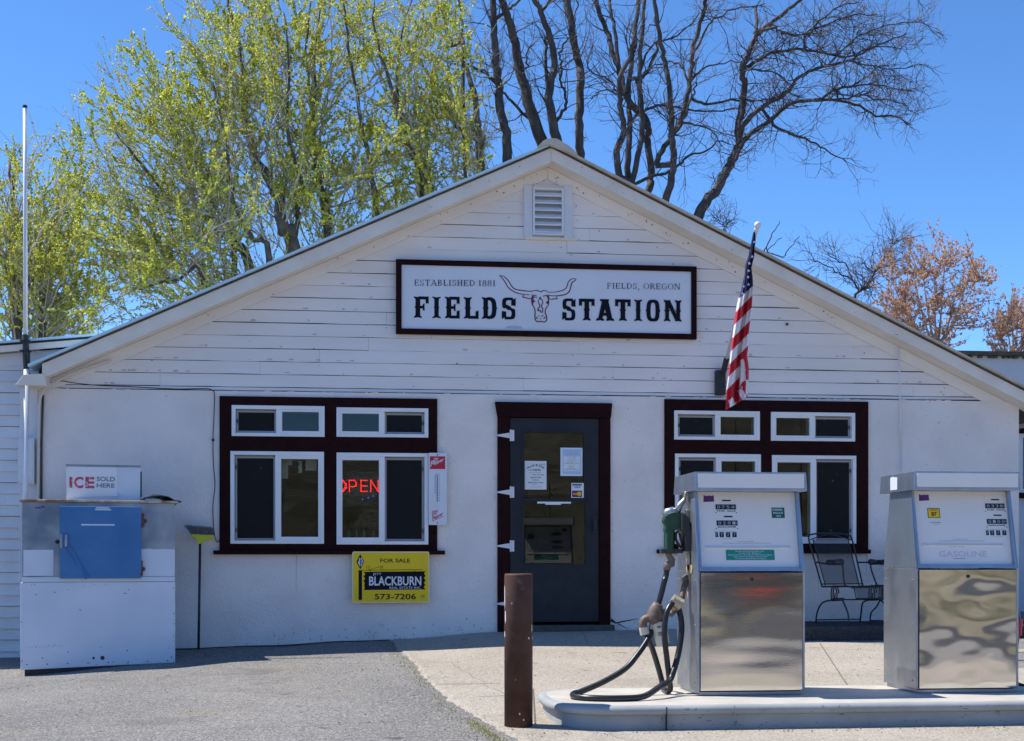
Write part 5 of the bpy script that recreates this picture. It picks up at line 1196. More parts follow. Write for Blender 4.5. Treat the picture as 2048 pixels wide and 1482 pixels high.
        if dial != 87:
            st = MB(); fbox(st, .262, .755, .095, .232, .0266); s_ = st.build("notice_sticker", "green_sticker", face)
            st = MB()
            for s, a, b, v in (("ULTRA LOW SULFUR DIESEL FUEL", .36, .65, .206), ("(15 ppm Sulfur Maximum)", .39, .62, .182), ("Required for use in all model year 2007 and later highway", .285, .735, .158), ("diesel vehicles and engines. Recommended", .34, .68, .134), ("for use in all diesel vehicles and engines.", .355, .665, .110)): ftx(st, s, a, b, v, v + .014, .0260, .01)
            st.build("lettering", "sign_white", s_)
            st = MB(); fbox(st, .752, .885, .655, .795, .0266); s_ = st.build("fuel_sticker", "green_dark", face)
            st = MB(); ftx(st, "DIESEL", .763, .868, .755, .780, .0260, .02); ftx(st, "NO.2-D", .768, .868, .712, .737, .0260, .02); ftx(st, "S15", .80, .845, .670, .695, .0260, .02); st.build("lettering", "sign_white", s_)
        else:
            st = MB(); fbox(st, .143, .275, .632, .768, .0268); s_ = st.build("octane_sticker", "display_black", face)
            st = MB(); fbox(st, .150, .268, .640, .760, .0264); st.build("sticker_face", "yellow_sign", s_)
            st = MB(); ftx(st, "87", .182, .240, .660, .715, .0260, .03); fbox(st, .165, .255, .735, .739, .0260); fbox(st, .170, .25, .745, .749, .0260); st.build("lettering", "display_black", s_)
            st = MB()
            ftx(st, "GASOLINE", .225, .735, .105, .185, .0264, .012)
            st.build("lettering", "pink_faded", face)
    # cap
    ca, cb, cy0, cy1 = x0 - .028, x1 + .016, y0 - .012, y1 + .012
    mb = MB(); mb.hexa([(ca, cy0, ztc + .001), (cb, cy0, ztc + .001), (cb, cy1, ztc + .001), (ca, cy1, ztc + .001)], [(ca + .006, cy0 + .006, zt), (cb - .006, cy0 + .006, zt), (cb - .006, cy1 - .006, zt), (ca + .006, cy1 - .006, zt)]); cap = mb.build("cap", "alu_blue" if dial != 87 else "alu_blue", t, bevel=.003)
    mb = MB(); mb.box(ca + .022, cb - .022, cy0 - .003, cy0 + .02, ztc + .020, zt - .012); mb.build("cap_panel", "pump_white", cap); mb = MB(); mb.box(ca + .022, cb - .022, cy1 - .02, cy1 + .003, ztc + .020, zt - .012); mb.build("cap_panel", "pump_white", cap)
    mb = MB()
    for xx in (ca + .010, cb - .010):
        for zz in (ztc + .03, zt - .025): mb.lathe((0, 0, 0), [(.004, 0), (.004, .003), (.002, .005)], 8) ; n = 24; mb.v[-n:] = [(xx + p[0], cy0 + .003 - p[2], zz + p[1]) for p in mb.v[-n:]]
    mb.build("rivet", "steel_side", cap)
    if dial == 87:
        mb = MB(); zz = (zt + ztc) / 2; mb.poly([(ca - .001, ym + .1, zz + .04), (ca - .001, ym + .1, zz - .045), (ca - .001, ym - .02, zz - .045), (ca - .001, ym - .02, zz + .035), (ca - .001, ym + .06, zz + .045)]); mb.build("sticker", "sign_white", cap)
    return t, x0, x1, zt, zs
mat("rust_stain", (.42, .27, .12), .7, c2=(.55, .42, .26), scale=20); mat("pale_patch", (.62, .60, .56), .6)
PL, plx0, plx1, plzt, plzs = pump("silver diesel pump with green stickers and green nozzle on its left side", 1397, 1608.5, 1391, 944, 1142, "steel_mirror", 2)
PR, prx0, prx1, przt, przs = pump("silver gasoline pump with yellow 87 sticker and dented mirror door", 1834.5, 2036, 1385, 943, 1136, "steel_mirror_dented", 87)

mb = MB(); rr = random.Random(15)
def side_blot(x, y, z, ry, rz_):
    n = 12; mb.poly([(x, y + ry * rr.uniform(.75, 1.15) * math.cos(i * 6.283 / n), z + rz_ * rr.uniform(.75, 1.15) * math.sin(i * 6.283 / n)) for i in range(n)])
sx = plx0 - .0075
for y, z, a, b in ((-4.80, plzs + .07, .045, .08), (-4.83, plzs + .01, .10, .03), (-4.80, plzs - .06, .05, .05), (-4.78, plzs - .14, .02, .05)): side_blot(sx - (.0032 if z > plzs else 0), y, z, a, b)
mb.build("rust_stain", "rust_stain", PL)
mb = MB()
for t_, xx in ((PL, plx0), (PR, prx0)):
    for y in (-4.97, -4.52):
        for z in (zi + .08, zi + .45, zi + .74): mb.ball((xx - .006, y, z), .006, 7, 4)
    mb.build("screw", "steel_side", t_); mb = MB()
# ------------------------------------------------------------------ green nozzle, hoses
YN = -4.78
def nz(zx, zy, Y=YN): return P(1300 + zx / 7.41, 980 + zy / 7.41, Y)
def hz(zx, zy, Y=YN): return P(1240 + zx / 5.7, 1160 + zy / 5.7, Y)
mb = MB(); pts = [nz(x, y) for x, y in ((440, 330), (530, 400), (560, 540), (590, 640), (600, 900), (490, 915), (480, 640), (430, 600))]; mb.prism([(v.x, v.z) for v in pts][::-1], YN - .075, YN + .06)
mb.build("nozzle_boot", "black_metal", PL, bevel=.008)
mb = MB(); pts = [nz(x, y, YN + .1) for x, y in ((512, 40), (540, 20), (565, 60), (572, 170), (602, 190), (604, 290), (580, 330), (556, 300), (548, 540), (535, 540), (528, 330), (545, 180), (520, 100))]; 
mb.tube(smooth_line([nz(x, y, YN - .02) for x, y in ((520, 110), (535, 35), (555, 70), (555, 190), (590, 200), (590, 300), (545, 300), (550, 400), (542, 530))], 4), .011, 8); mb.build("nozzle_hook", "brass", PL, smooth=True)
t = thing("fuel_nozzle", "dark green fuel nozzle hanging in the diesel pump holster", "fuel nozzle", tuple(nz(300, 500)))
mb = MB(); body = [nz(x, y) for x, y in ((178, 465), (212, 380), (330, 330), (430, 345), (535, 395), (560, 470), (560, 575), (480, 600), (380, 590), (345, 610), (330, 920), (228, 930), (232, 640), (205, 605), (218, 520))]
mb.prism([(v.x, v.z) for v in body][::-1], YN - .034, YN + .034); mb.build("nozzle_body", "nozzle_green", t, bevel=.014)
mb = MB(); mb.tube([nz(215, 378), nz(250, 340), nz(330, 325), nz(390, 338)], [.02, .03, .034, .03], 10); mb.tube([nz(395, 320), nz(450, 215), nz(500, 160), nz(545, 100)], [.026, .02, .0165, .015], 10); mb.build("spout", "steel_side", t, smooth=True)
mb = MB(); mb.tube(smooth_line([nz(420, 610), nz(385, 650), nz(390, 740), nz(440, 830), nz(480, 850)], 5), .009, 7); mb.tube(smooth_line([nz(430, 640), nz(460, 740), nz(480, 850)], 4), .007, 7); mb.build("trigger", "black_metal", t, smooth=True)
a = (nz(150, 935), nz(480, 872)); mb = MB(); mb.box(a[0].x, a[1].x, YN - .03, YN + .03, a[0].z, a[1].z); mb.build("guard", "black_metal", t, bevel=.005)
mb = MB(); mb.tube([nz(285, 925), nz(280, 970), nz(325, 1040), nz(320, 1085), nz(255, 1120), nz(248, 1190)], [.027, .02, .022, .026, .028, .024], 10); mb.build("swivel", "rusty_pipe", t, smooth=True)
Yh = YN - .02
mb = MB(); mb.tube(smooth_line([nz(248, 1185), nz(235, 1290), hz(510, 0, Yh), hz(480, 120, Yh), hz(450, 235, Yh), hz(430, 300, Yh)], 4), [.019] * 21, 10); mb.build("hose", "rubber", t, smooth=True)
t = thing("fuel_hose", "long black hose looped on the island with brown filter fitting and white canister", "hose", tuple(hz(430, 440, Yh)))
mb = MB(); mb.tube([hz(440, 270, Yh), hz(425, 300, Yh), hz(412, 330, Yh), hz(400, 380, Yh), hz(398, 440, Yh), hz(420, 480, Yh)], [.03, .04, .045, .05, .055, .045], 12); 
mb.tube(smooth_line([hz(470, 420, Yh), hz(400, 430, Yh), hz(330, 430, Yh), hz(275, 455, Yh), hz(262, 500, Yh), hz(270, 545, Yh)], 4), .026, 10); mb.tube([hz(360, 400, Yh), hz(345, 440, Yh)], .03, 8); mb.tube([hz(460, 440, Yh + .01), hz(500, 400, Yh + .02), hz(480, 360, Yh)], .028, 8); mb.build("filter_fitting", "rusty_pipe", t, smooth=True)
mb = MB(); mb.tube([hz(268, 540, Yh), hz(285, 620, Yh)], .033, 10); mb.build("collar", "canister", t)
mb = MB(); mb.tube([hz(380, 470, Yh), hz(365, 560, Yh)], .024, 10); mb.build("collar", "brass", t)
mb = MB(); c0, c1, c2, c3 = hz(440, 470, Yh), hz(440, 490, Yh), hz(490, 730, Yh), hz(494, 740, Yh); mb.tube([c0, c1, c2, c3], [.045, .052, .045, .040], 16); can = mb.build("filter_canister", "canister", t, smooth=False)
mb = MB()
for y_, w in ((530, 60), (545, 40), (600, 50), (615, 60), (630, 40)):
    a, b = hz(415 + (y_ - 500) * .15, y_ + 4, Yh - .052), hz(415 + w + (y_ - 500) * .15, y_ - 4, Yh - .052); mb.quad((a.x, a.y, a.z), (b.x, a.y, a.z), (b.x, a.y, b.z), (a.x, a.y, b.z))
mb.build("lettering", "ink", can)
hr = .0195
ztop_i = zi + .0015
def on_top(px, py, Y): v = P(px, py, Y); return Vector((v.x, v.y, ztop_i + hr))
# hose from the fitting down, round the loop on the island and up to the clamp
pB = [hz(372, 550, Yh), hz(355, 600, Yh), hz(310, 690, Yh - .03), hz(200, 850, Yh - .08), hz(60, 1010, Yh - .12), P(1210, 1362, Yh - .15), P(1165, 1382, Yh - .17)]
zE = ztop_i + hr
loop = [Vector((P(1148, 1393, -5.0).x, -4.99, zE)), Vector((P(1146, 1393, -5.1).x, -5.16, zE)), Vector((P(1180, 1400, -5.2).x, -5.27, zE)), Vector((P(1240, 1400, -5.3).x, -5.31, zE)), Vector((P(1290, 1396, -5.3).x, -5.26, zE + .005)), Vector((P(1318, 1384, -5.15).x, -5.15, zE + .05))]
pB2 = [hz(560, 1150, -5.02), hz(610, 1040, -4.98), hz(660, 860, -4.93), hz(690, 690, -4.9), hz(702, 560, -4.88), hz(695, 440, -4.87), hz(672, 340, -4.86), hz(650, 290, -4.85)]
mb = MB(); L_ = smooth_line(pB + loop + pB2, 6); mb.tube(L_, hr, 10); mb.build("hose", "rubber", t, smooth=True)
pC = [hz(288, 615, Yh), hz(330, 690, Yh + .03), hz(375, 800, Yh + .08), hz(425, 960, Yh + .12), hz(470, 1120, Yh + .13), hz(495, 1240, Yh + .08)]
pC = pC + [Vector((hz(515, 1300, -4.8).x, -4.78, zE)), Vector((hz(545, 1300, -4.9).x, -4.88, zE)), hz(572, 1240, -4.93), hz(560, 1120, -4.95), hz(535, 900, -4.95), hz(512, 700, -4.95), hz(508, 540, -4.95), hz(525, 400, -4.94), hz(560, 310, -4.92), hz(605, 258, -4.9), hz(655, 240, -4.88), hz(700, 215, -4.86)]
mb = MB(); L2 = smooth_line(pC, 6); mb.tube(L2, hr, 10); mb.build("hose", "rubber", t, smooth=True)
mb = MB(); k = hz(645, 275, -4.88); mb.tube([k + Vector((-.03, 0, .03)), k + Vector((.03, 0, -.005))], .042, 10); mb.tube([hz(600, 330, -4.9), hz(640, 300, -4.88)], .018, 8); mb.build("hose_clamp", "brass", t)
mb = MB(); mb.tube(smooth_line([hz(570, 400, -4.88), hz(620, 350, -4.87), hz(690, 260, -4.85), hz(710, 170, -4.83), hz(735, 70, -4.8), hz(752, 20, -4.79)], 4), .02, 8); mb.tube([hz(735, 20, -4.78), hz(775, -30, -4.76)], .03, 8); mb.build("outlet_pipe", "rusty_pipe", t, smooth=True)
# second hose at the right pump, mostly outside the frame
t = thing("fuel_hose", "black hose with red grip at the right edge beside the gasoline pump", "hose", (prx1 + .15, -4.8, zi + .5))
mb = MB(); X = prx1; mb.tube(smooth_line([(X + .01, -4.75, zi + .78), (X + .06, -4.76, zi + .68), (X + .12, -4.78, zi + .5), (X + .10, -4.8, zi + .3), (X + .05, -4.82, zi + .12), (X + .08, -4.9, zi + .03), (X + .3, -5.1, zi + .027), (X + .55, -5.0, zi + .1), (X + .5, -4.9, zi + .5), (X + .3, -4.85, zi + .7)], 6), hr, 10); mb.build("hose", "rubber", t, smooth=True)
mb = MB(); mb.tube([(X + .035, -4.77, zi + .72), (X + .09, -4.78, zi + .56)], [.034, .03], 10); mb.build("swivel", "black_metal", t)
mb = MB(); mb.tube([(X + .115, -4.79, zi + .47), (X + .115, -4.79, zi + .36)], [.036, .03], 10); mb.build("hose_grip", "red_paint", t)
mb = MB(); mb.tube([(X + .05, -4.84, zi + .26), (X + .055, -4.9, zi + .03)], .017, 8); mb.box(X + .0, X + .12, -4.95, -4.85, zi + .001, zi + .03); mb.build("support_post", "canister", t)

# ------------------------------------------------------------------ patio chairs
def make_chair(loc, rz, label):
    t = thing("patio_chair", label, "chair", loc, rz, group="metal patio chairs along the wall")
    def part(name, m, mtl): return m.build(name, mtl, t, local=True, smooth=True)
    W, r_ = .235, .0085
    b0, b1 = Vector((0, .02, .36)), Vector((0, .26, .88))       # back leans towards the wall (+y)
    def bk(x, v, o=0): p = b0.lerp(b1, v); return Vector((x, p.y + o, p.z))
    m = MB(); m.tube(smooth_line([bk(-W, 0), bk(-W - .01, .5), bk(-W - .015, .92), bk(-W + .03, 1.0), bk(0, 1.03), bk(W - .03, 1.0), bk(W + .015, .92), bk(W + .01, .5), bk(W, 0)], 5), r_, 7)
    m.tube([bk(-W + .04, .02), bk(-W + .03, .9)], .006, 6); m.tube([bk(W - .04, .02), bk(W - .03, .9)], .006, 6)
    m.tube(smooth_line([bk(-W, .9), bk(0, 1.0), bk(W, .9)], 5), .006, 6); m.tube([bk(-W, .0), bk(W, .0)], r_, 7); m.tube([bk(-W, .05), bk(W, .05)], .006, 6); part("back_frame", m, "black_metal")
    m = MB(); m.quad(bk(-W + .04, .05), bk(W - .04, .05), bk(W - .03, .9), bk(-W + .03, .9)); m.build("back_mesh", "chair_mesh", t, local=True)
    m = MB(); m.tube([(-W, .02, .36), (-W, -.42, .375), (-W + .03, -.46, .36), (W - .03, -.46, .36), (W, -.42, .375), (W, .02, .36)], r_, 7)
    m.tube([(-W + .05, -.46, .36), (-W + .05, -.49, .26), (W - .05, -.49, .26), (W - .05, -.46, .36)], .007, 6); part("seat_frame", m, "black_metal")
    m = MB(); m.quad((-W + .02, .01, .362), (-W + .02, -.44, .372), (W - .02, -.44, .372), (W - .02, .01, .362)); m.quad((-W + .06, -.465, .35), (-W + .06, -.488, .268), (W - .06, -.488, .268), (W - .06, -.465, .35)); m.build("seat_mesh", "chair_mesh", t, local=True)
    for s in (-1, 1):
        m = MB(); m.tube(smooth_line([bk(s * (W + .01), .46), Vector((s * (W + .06), 0, .60)), Vector((s * (W + .06), -.2, .585)), Vector((s * (W + .05), -.36, .60)), Vector((s * (W + .05), -.42, .56)), Vector((s * (W + .03), -.40, .47)), Vector((s * W, -.38, .375))], 5), r_, 7)
        m.tube([(s * (W + .055), -.17, .60), (s * (W + .055), -.41, .605)], [.026, .03], 8); part("armrest", m, "black_metal")
        m = MB()
        for o in (0, .035): m.tube([(s * (W - .02) + .0 + .045 * math.cos(i * .45) * .6, -.20 + o + .002 * i, .30 + .075 * math.sin(i * .45)) for i in range(15)], .0065, 6)
        part("spring", m, "black_metal")
        m = MB(); m.tube(smooth_line([(s * (W - .02), -.3, .245), (s * (W - .0), -.40, .16), (s * (W + .03), -.48, .10), (s * (W + .03), -.5, .0)], 3), r_, 7); part("leg", m, "black_metal")
        m = MB(); m.tube(smooth_line([(s * (W - .02), -.14, .235), (s * W, .02, .2), (s * (W + .02), .08, .1), (s * (W + .02), .1, .0)], 3), r_, 7); part("leg", m, "black_metal")
        m = MB(); m.tube([(s * (W - .02), -.32, .245), (s * (W - .02), -.12, .235)], .016, 7); part("spring_mount", m, "black_metal")
    m = MB(); m.tube([(-W - .03, -.49, .03), (W + .03, -.49, .03)], .007, 6); m.tube([(-W + .02, -.12, .235), (W - .02, -.12, .235)], .007, 6); m.tube([(-W - .02, .09, .03), (W + .02, .09, .03)], .007, 6); part("stretcher", m, "black_metal")
    return t
m = bpy.data.materials.new("chair_mesh"); m.use_nodes = True; n = m.node_tree; b = n.nodes["Principled BSDF"]; b.inputs["Base Color"].default_value = (.02, .022, .025, 1); b.inputs["Alpha"].default_value = .55; MATS["chair_mesh"] = m
cp = P(1680, 1250, -.75)
# the chairs stand on a slightly raised slab against the wall
sx0 = P(1560, 1250, -.5).x; szt = P(1680, 1252, -1.05).z
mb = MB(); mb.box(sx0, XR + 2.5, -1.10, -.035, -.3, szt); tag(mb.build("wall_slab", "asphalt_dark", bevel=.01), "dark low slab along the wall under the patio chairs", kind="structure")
mb = MB()
ch = make_chair((cp.x + .13, -.50, szt + .002), R(13), "black metal patio chair with mesh back under the right window, between the pumps")
c2 = copy_tree(ch); c2.location = (cp.x + .86, -.42, szt + .002); c2.rotation_euler = (0, 0, R(-38)); c2["label"] = "turned black patio chair partly hidden behind the gasoline pump"
c3 = copy_tree(ch); c3.location = (cp.x - .74, -.50, szt + .002); c3.rotation_euler = (0, 0, R(-4)); c3["label"] = "black patio chair almost fully hidden behind the diesel pump"

# ------------------------------------------------------------------ weeds along the apron edge
mb = MB(); rr = random.Random(21)
def blade(p, h, lean, w):
    a = rr.uniform(0, 6.28); d = Vector((math.cos(a), math.sin(a), 0)); s = Vector((-d.y, d.x, 0)) * w
    p1 = p + UP * h * .6 + d * lean * .4; p2 = p + UP * h + d * lean
    mb.add([p - s, p + s, p1 + s * .7, p1 - s * .7, p2], [(0, 1, 2, 3), (3, 2, 4)])
epts = [Vector((pl(y, edge), y, 0)) for y in [i * -.05 for i in range(2, 150)]]
for i, p in enumerate(epts):
    dens = 3 if i % 7 < 3 else 1
    if p.y < -5.15 and p.y > -6.0: dens = 14
    for k in range(dens):
        q = Vector((p.x + rr.gauss(-.015, .025 if dens < 20 else .06), p.y + rr.uniform(-.03, .03), 0)); q.z = far_z(q.x, q.y) + .002
        blade(q, rr.uniform(.008, .03) if dens < 20 else rr.uniform(.015, .05), rr.uniform(.01, .04), rr.uniform(.0015, .003))
tag(mb.build("weeds", "grass_blade"), "dry grass and weeds along the curved edge of the apron", "weeds", kind="stuff")

# loose grit on the forecourt
mb = MB(); rr = random.Random(91)
for i in range(900):
    k = rr.random()
    if k < .35: e_ = rr.choice(epts); x, y = e_.x + rr.gauss(-.05, .12), e_.y + rr.uniform(-.1, .1)
    elif k < .55: x, y = rr.uniform(-.9, 4), -5.6 - abs(rr.gauss(0, .06))
    elif k < .65: x, y = rr.uniform(-3, 3), -.05 - abs(rr.gauss(0, .1))
    else: x, y = rr.uniform(-4.5, 3.5), rr.uniform(-6.5, -.6)
    s_ = rr.uniform(.003, .008); z = far_z(x, y) + (.0125 if pl(y, edge) < x < pl(y, redge) else .001); a0 = rr.random() * 6
    p_ = [(x + s_ * math.cos(a0 + j * 2.09) * rr.uniform(.7, 1.3), y + s_ * math.sin(a0 + j * 2.09) * rr.uniform(.7, 1.3), z) for j in range(3)] + [(x, y, z + s_ * rr.uniform(.7, 1.2))]
    mb.add(p_, [(0, 1, 3), (1, 2, 3), (2, 0, 3)])
mat("grit", (.22, .2, .18), .9, c2=(.1, .09, .085), scale=2)
tag(mb.build("grit", "grit"), "scattered loose grit on the forecourt and apron", kind="stuff")
# ------------------------------------------------------------------ trees behind the station
def trace(pts, Y, ox, oy, sc, jit=.25, seed=0):
    r_ = random.Random(seed); out = []; y = Y
    for x, py in pts:
        out.append(P(ox + x / sc, oy + py / sc, y)); y += r_.uniform(-jit, jit)
    return out
def wobble(pts, rr, amp, sub=4):
    q = smooth_line(pts, sub)
    return [p + Vector((rr.gauss(0, amp), rr.gauss(0, amp), rr.gauss(0, amp * .6))) for p in q]
def taper(n, r0, r1): return [lerp(r0, r1, (i / max(1, n - 1)) ** .9) for i in range(n)]
def zigzag(rr, p, d, L, n, crook, up):
    pts = [p]; d = d.normalized()
    for i in range(n):
        d = (d + Vector((rr.gauss(0, crook), rr.gauss(0, crook), rr.gauss(0, crook) + up))).normalized(); p = p + d * (L / n); pts.append(p)
    return pts
class Leaves:
    def __init__(s): s.v = []; s.f = []
    def leaf(s, c, a, b):
        o = len(s.v); s.v += [c - a * .5, c + b * .45, c + a * .5, c - b * .45]; s.f.append((o, o + 1, o + 2, o + 3))
    def build(s, name, m, parent):
        me = bpy.data.meshes.new(name); w = WM[parent.name].inverted(); me.from_pydata([tuple(w @ v) for v in s.v], [], s.f); me.materials.append(MATS[m]); o = bpy.data.objects.new(name, me); COL.objects.link(o); o.parent = parent; return o
def rvec(rr):
    while True:
        v = Vector((rr.uniform(-1, 1), rr.uniform(-1, 1), rr.uniform(-1, 1)))
        if .05 < v.length < 1: return v.normalized()

def elm(label, stems, Y, crown, n_main, seed, dens=1.0, lean=0.0, rbase=.16):
    """stems: pixel traces of the visible trunks; crown: list of (cx, cy, rx, ry, weight) in pixels"""
    rr = random.Random(seed)
    tr = []
    for i, (sc_, pts, w) in enumerate(stems): tr.append((trace(pts, Y + rr.uniform(-.6, .6), *sc_, .3, seed + i), w))
    base = tr[0][0][0]; gx_, gy_ = base.x, base.y; gz_ = far_z(gx_, min(gy_, 0))
    t = thing("elm_tree", label, "tree", (gx_, gy_, gz_), group="leafing trees behind the station")
    tk = MB(); bw = MB(); lf = Leaves(); nodes = []
    for pts, w in tr:
        b = Vector((lerp(pts[0].x, gx_, .55), lerp(pts[0].y, gy_, .55), gz_)); q = wobble([b, b.lerp(pts[0], .6)] + pts, rr, .018, 4); rad = [lerp(w * 1.35, w * .16, (i / len(q)) ** .75) for i in range(len(q))]; tk.tube(q, rad, 8)
        for p, r_ in zip(q, rad):
            if p.z > 1.8: nodes.append((p, r_))
    tk.build("trunk", "bark_elm", t, smooth=True)
    tot = sum(c[4] for c in crown)
    for k in range(n_main):
        x = rr.uniform(0, tot)
        for c in crown:
            x -= c[4]
            if x <= 0: break
        a, r_ = rr.uniform(0, 6.283), math.sqrt(rr.random()); px_, py_ = c[0] + c[2] * r_ * math.cos(a), c[1] + c[3] * r_ * math.sin(a)
        tgt = P(px_, py_, Y + rr.gauss(0, 1.3))
        cand = [(abs((tgt - p).length - rr.uniform(1.0, 3.2)) + (2 if p.z > tgt.z - .25 else 0), i) for i, (p, _) in enumerate(nodes[::2])]
        p0, r0 = nodes[::2][min(cand)[1]]
        L = (tgt - p0).length
        mid = p0.lerp(tgt, .5) + Vector((rr.gauss(0, .12 * L), rr.gauss(0, .12 * L), rr.uniform(-.02, .14) * L))
        n = max(5, int(L / .22)); pts = [(p0 * (1 - u) ** 2 + mid * 2 * u * (1 - u) + tgt * u * u) + Vector((rr.gauss(0, .025), rr.gauss(0, .025), rr.gauss(0, .025))) * (1 if 0 < u else 0) for u in [i / n for i in range(n + 1)]]
        rb = min(r0 * .5, .007 + .0065 * L); rad = taper(len(pts), rb, .004); bw.tube(pts, rad, 4, caps=False)
        dirm = (pts[-1] - pts[0]).normalized()
        tw = [(pts[max(1, int(n * .4)):], 1.0)]
        for j in range(int((2.5 + L * 3.6))):
            i = rr.randint(max(1, int(n * .22)), n); p = pts[i]
            d = (dirm * rr.uniform(.3, 1) + rvec(rr) * .75 + Vector((lean, 0, .35))).normalized(); l2 = rr.uniform(.22, .8)
            z = zigzag(rr, p, d, l2, 4, .13, .03); bw.tube(z, taper(5, .0055, .0025), 3, caps=False); tw.append((z, .8))
            if rr.random() < .5:
                z2 = zigzag(rr, z[2], (d + rvec(rr) * .7).normalized(), l2 * .6, 3, .15, 0); bw.tube(z2, taper(4, .004, .002), 3, caps=False); tw.append((z2, .8))
        big = rr.random() < .5                       # some boughs are already thick with leaf, others still thin
        for z, pr in tw:
            if rr.random() > pr * dens * (1.0 if big else .48): continue
            for i in range(len(z) - 1):
                seg = z[i + 1] - z[i]; m = int(seg.length * (58 if big else 24)) + 1
                for q in range(m):
                    c_ = z[i] + seg * rr.random() + rvec(rr) * rr.uniform(.0, .03 if big else .025); s_ = rr.uniform(.032, .066) * (1.25 if big else 1.0)
                    a_ = (rvec(rr) + Vector((0, 0, -.35))).normalized(); b_ = a_.cross(rvec(rr)).normalized(); lf.leaf(c_, a_ * s_, b_ * s_ * .62)
            if big and rr.random() < .5:               # hanging tassel
                e = z[-1]; l3 = rr.uniform(.12, .36)
                for q in range(int(l3 * 130)):
                    u = rr.random(); c_ = e + Vector((.1 * l3 * u, 0, -l3 * u)) + rvec(rr) * .032; a_ = rvec(rr); b_ = a_.cross(rvec(rr)).normalized(); s_ = rr.uniform(.03, .055); lf.leaf(c_, a_ * s_, b_ * s_ * .6)
    bw.build("branches", "twig_pale", t); lf.build("leaves", "leaf_elm", t)
    return t
Z1 = (0, 0, 2.117); Z2 = (600, 0, 2.117); Z3 = (1200, 0, 2.117)
elm("leafing tree with dark split trunk at the far left behind the antenna pole", [(Z1, [(70, 1420), (60, 1250), (35, 1100), (60, 900), (40, 700)], .11), (Z1, [(180, 1410), (150, 1280), (130, 1150), (205, 1030), (260, 850)], .09), (Z1, [(60, 1400), (0, 1330), (-80, 1200)], .09), (Z1, [(70, 1050), (0, 975), (-90, 850)], .07)],
    12.5, [(60, 400, 140, 165, 1.2), (110, 500, 130, 140, 1), (-60, 430, 120, 190, .6), (200, 590, 130, 80, .9), (150, 400, 90, 150, .5)], 145, 101, lean=-.15)
elm("broad leafing tree rising behind the middle of the left roof slope", [(Z1, [(1050, 1130), (980, 1020), (930, 930), (880, 820), (800, 650), (700, 450)], .10), (Z1, [(980, 980), (850, 920), (740, 860), (600, 700), (480, 560)], .06), (Z1, [(1140, 1090), (1060, 1000), (990, 850), (960, 600), (900, 350)], .07), (Z1, [(860, 1160), (760, 1180), (600, 1220), (480, 1270)], .05)],
    12.0, [(330, 330, 150, 190, 1.2), (250, 250, 120, 140, .55), (420, 200, 150, 190, .8), (290, 530, 160, 90, 1), (440, 450, 120, 110, .6), (220, 400, 120, 140, 1.1)], 185, 202, lean=-.2)
elm("tall leafing tree with thick leaning trunk beside the roof slope", [(Z1, [(1240, 1050), (1200, 960), (1180, 850), (1130, 740), (1080, 680), (1060, 600), (1030, 480), (1040, 360), (1000, 150), (960, 0)], .13), (Z1, [(1390, 950), (1375, 850), (1340, 700), (1330, 560), (1300, 300), (1320, 0)], .08), (Z1, [(1250, 1000), (1270, 800), (1220, 550), (1225, 300), (1200, 50)], .06)],
    12.8, [(520, 200, 200, 260, 1.3), (420, 80, 160, 120, .7), (600, 60, 180, 140, .9), (640, 330, 110, 140, .7)], 130, 303)
elm("tall leafing tree with dark trunks left of the roof peak", [(Z2, [(545, 800), (500, 700), (460, 620), (430, 540), (390, 380), (330, 180), (310, 0)], .09), (Z2, [(510, 680), (480, 590), (420, 420), (420, 200), (470, 0)], .06), (Z2, [(320, 900), (310, 780), (280, 600), (240, 400), (200, 150), (180, 0)], .07), (Z2, [(110, 950), (90, 800), (60, 600), (60, 300), (90, 0)], .07)],
    13.4, [(730, 150, 150, 230, 1.2), (800, 330, 110, 110, .6), (660, 380, 90, 100, .5), (880, 100, 90, 150, .55)], 105, 404)
elm("sparse leafing tree with dark forked trunk nearest the roof peak", [(Z2, [(765, 710), (770, 600), (750, 500), (735, 400), (715, 320), (690, 250), (690, 150), (680, 50), (670, -40)], .085), (Z2, [(755, 660), (700, 580), (650, 520), (600, 460), (540, 400), (480, 350)], .06), (Z2, [(690, 250), (650, 200), (620, 100), (580, 0)], .04)],
    13.0, [(900, 180, 80, 200, 1), (960, 290, 90, 40, .35), (850, 300, 80, 90, .5)], 50, 505, dens=.8)

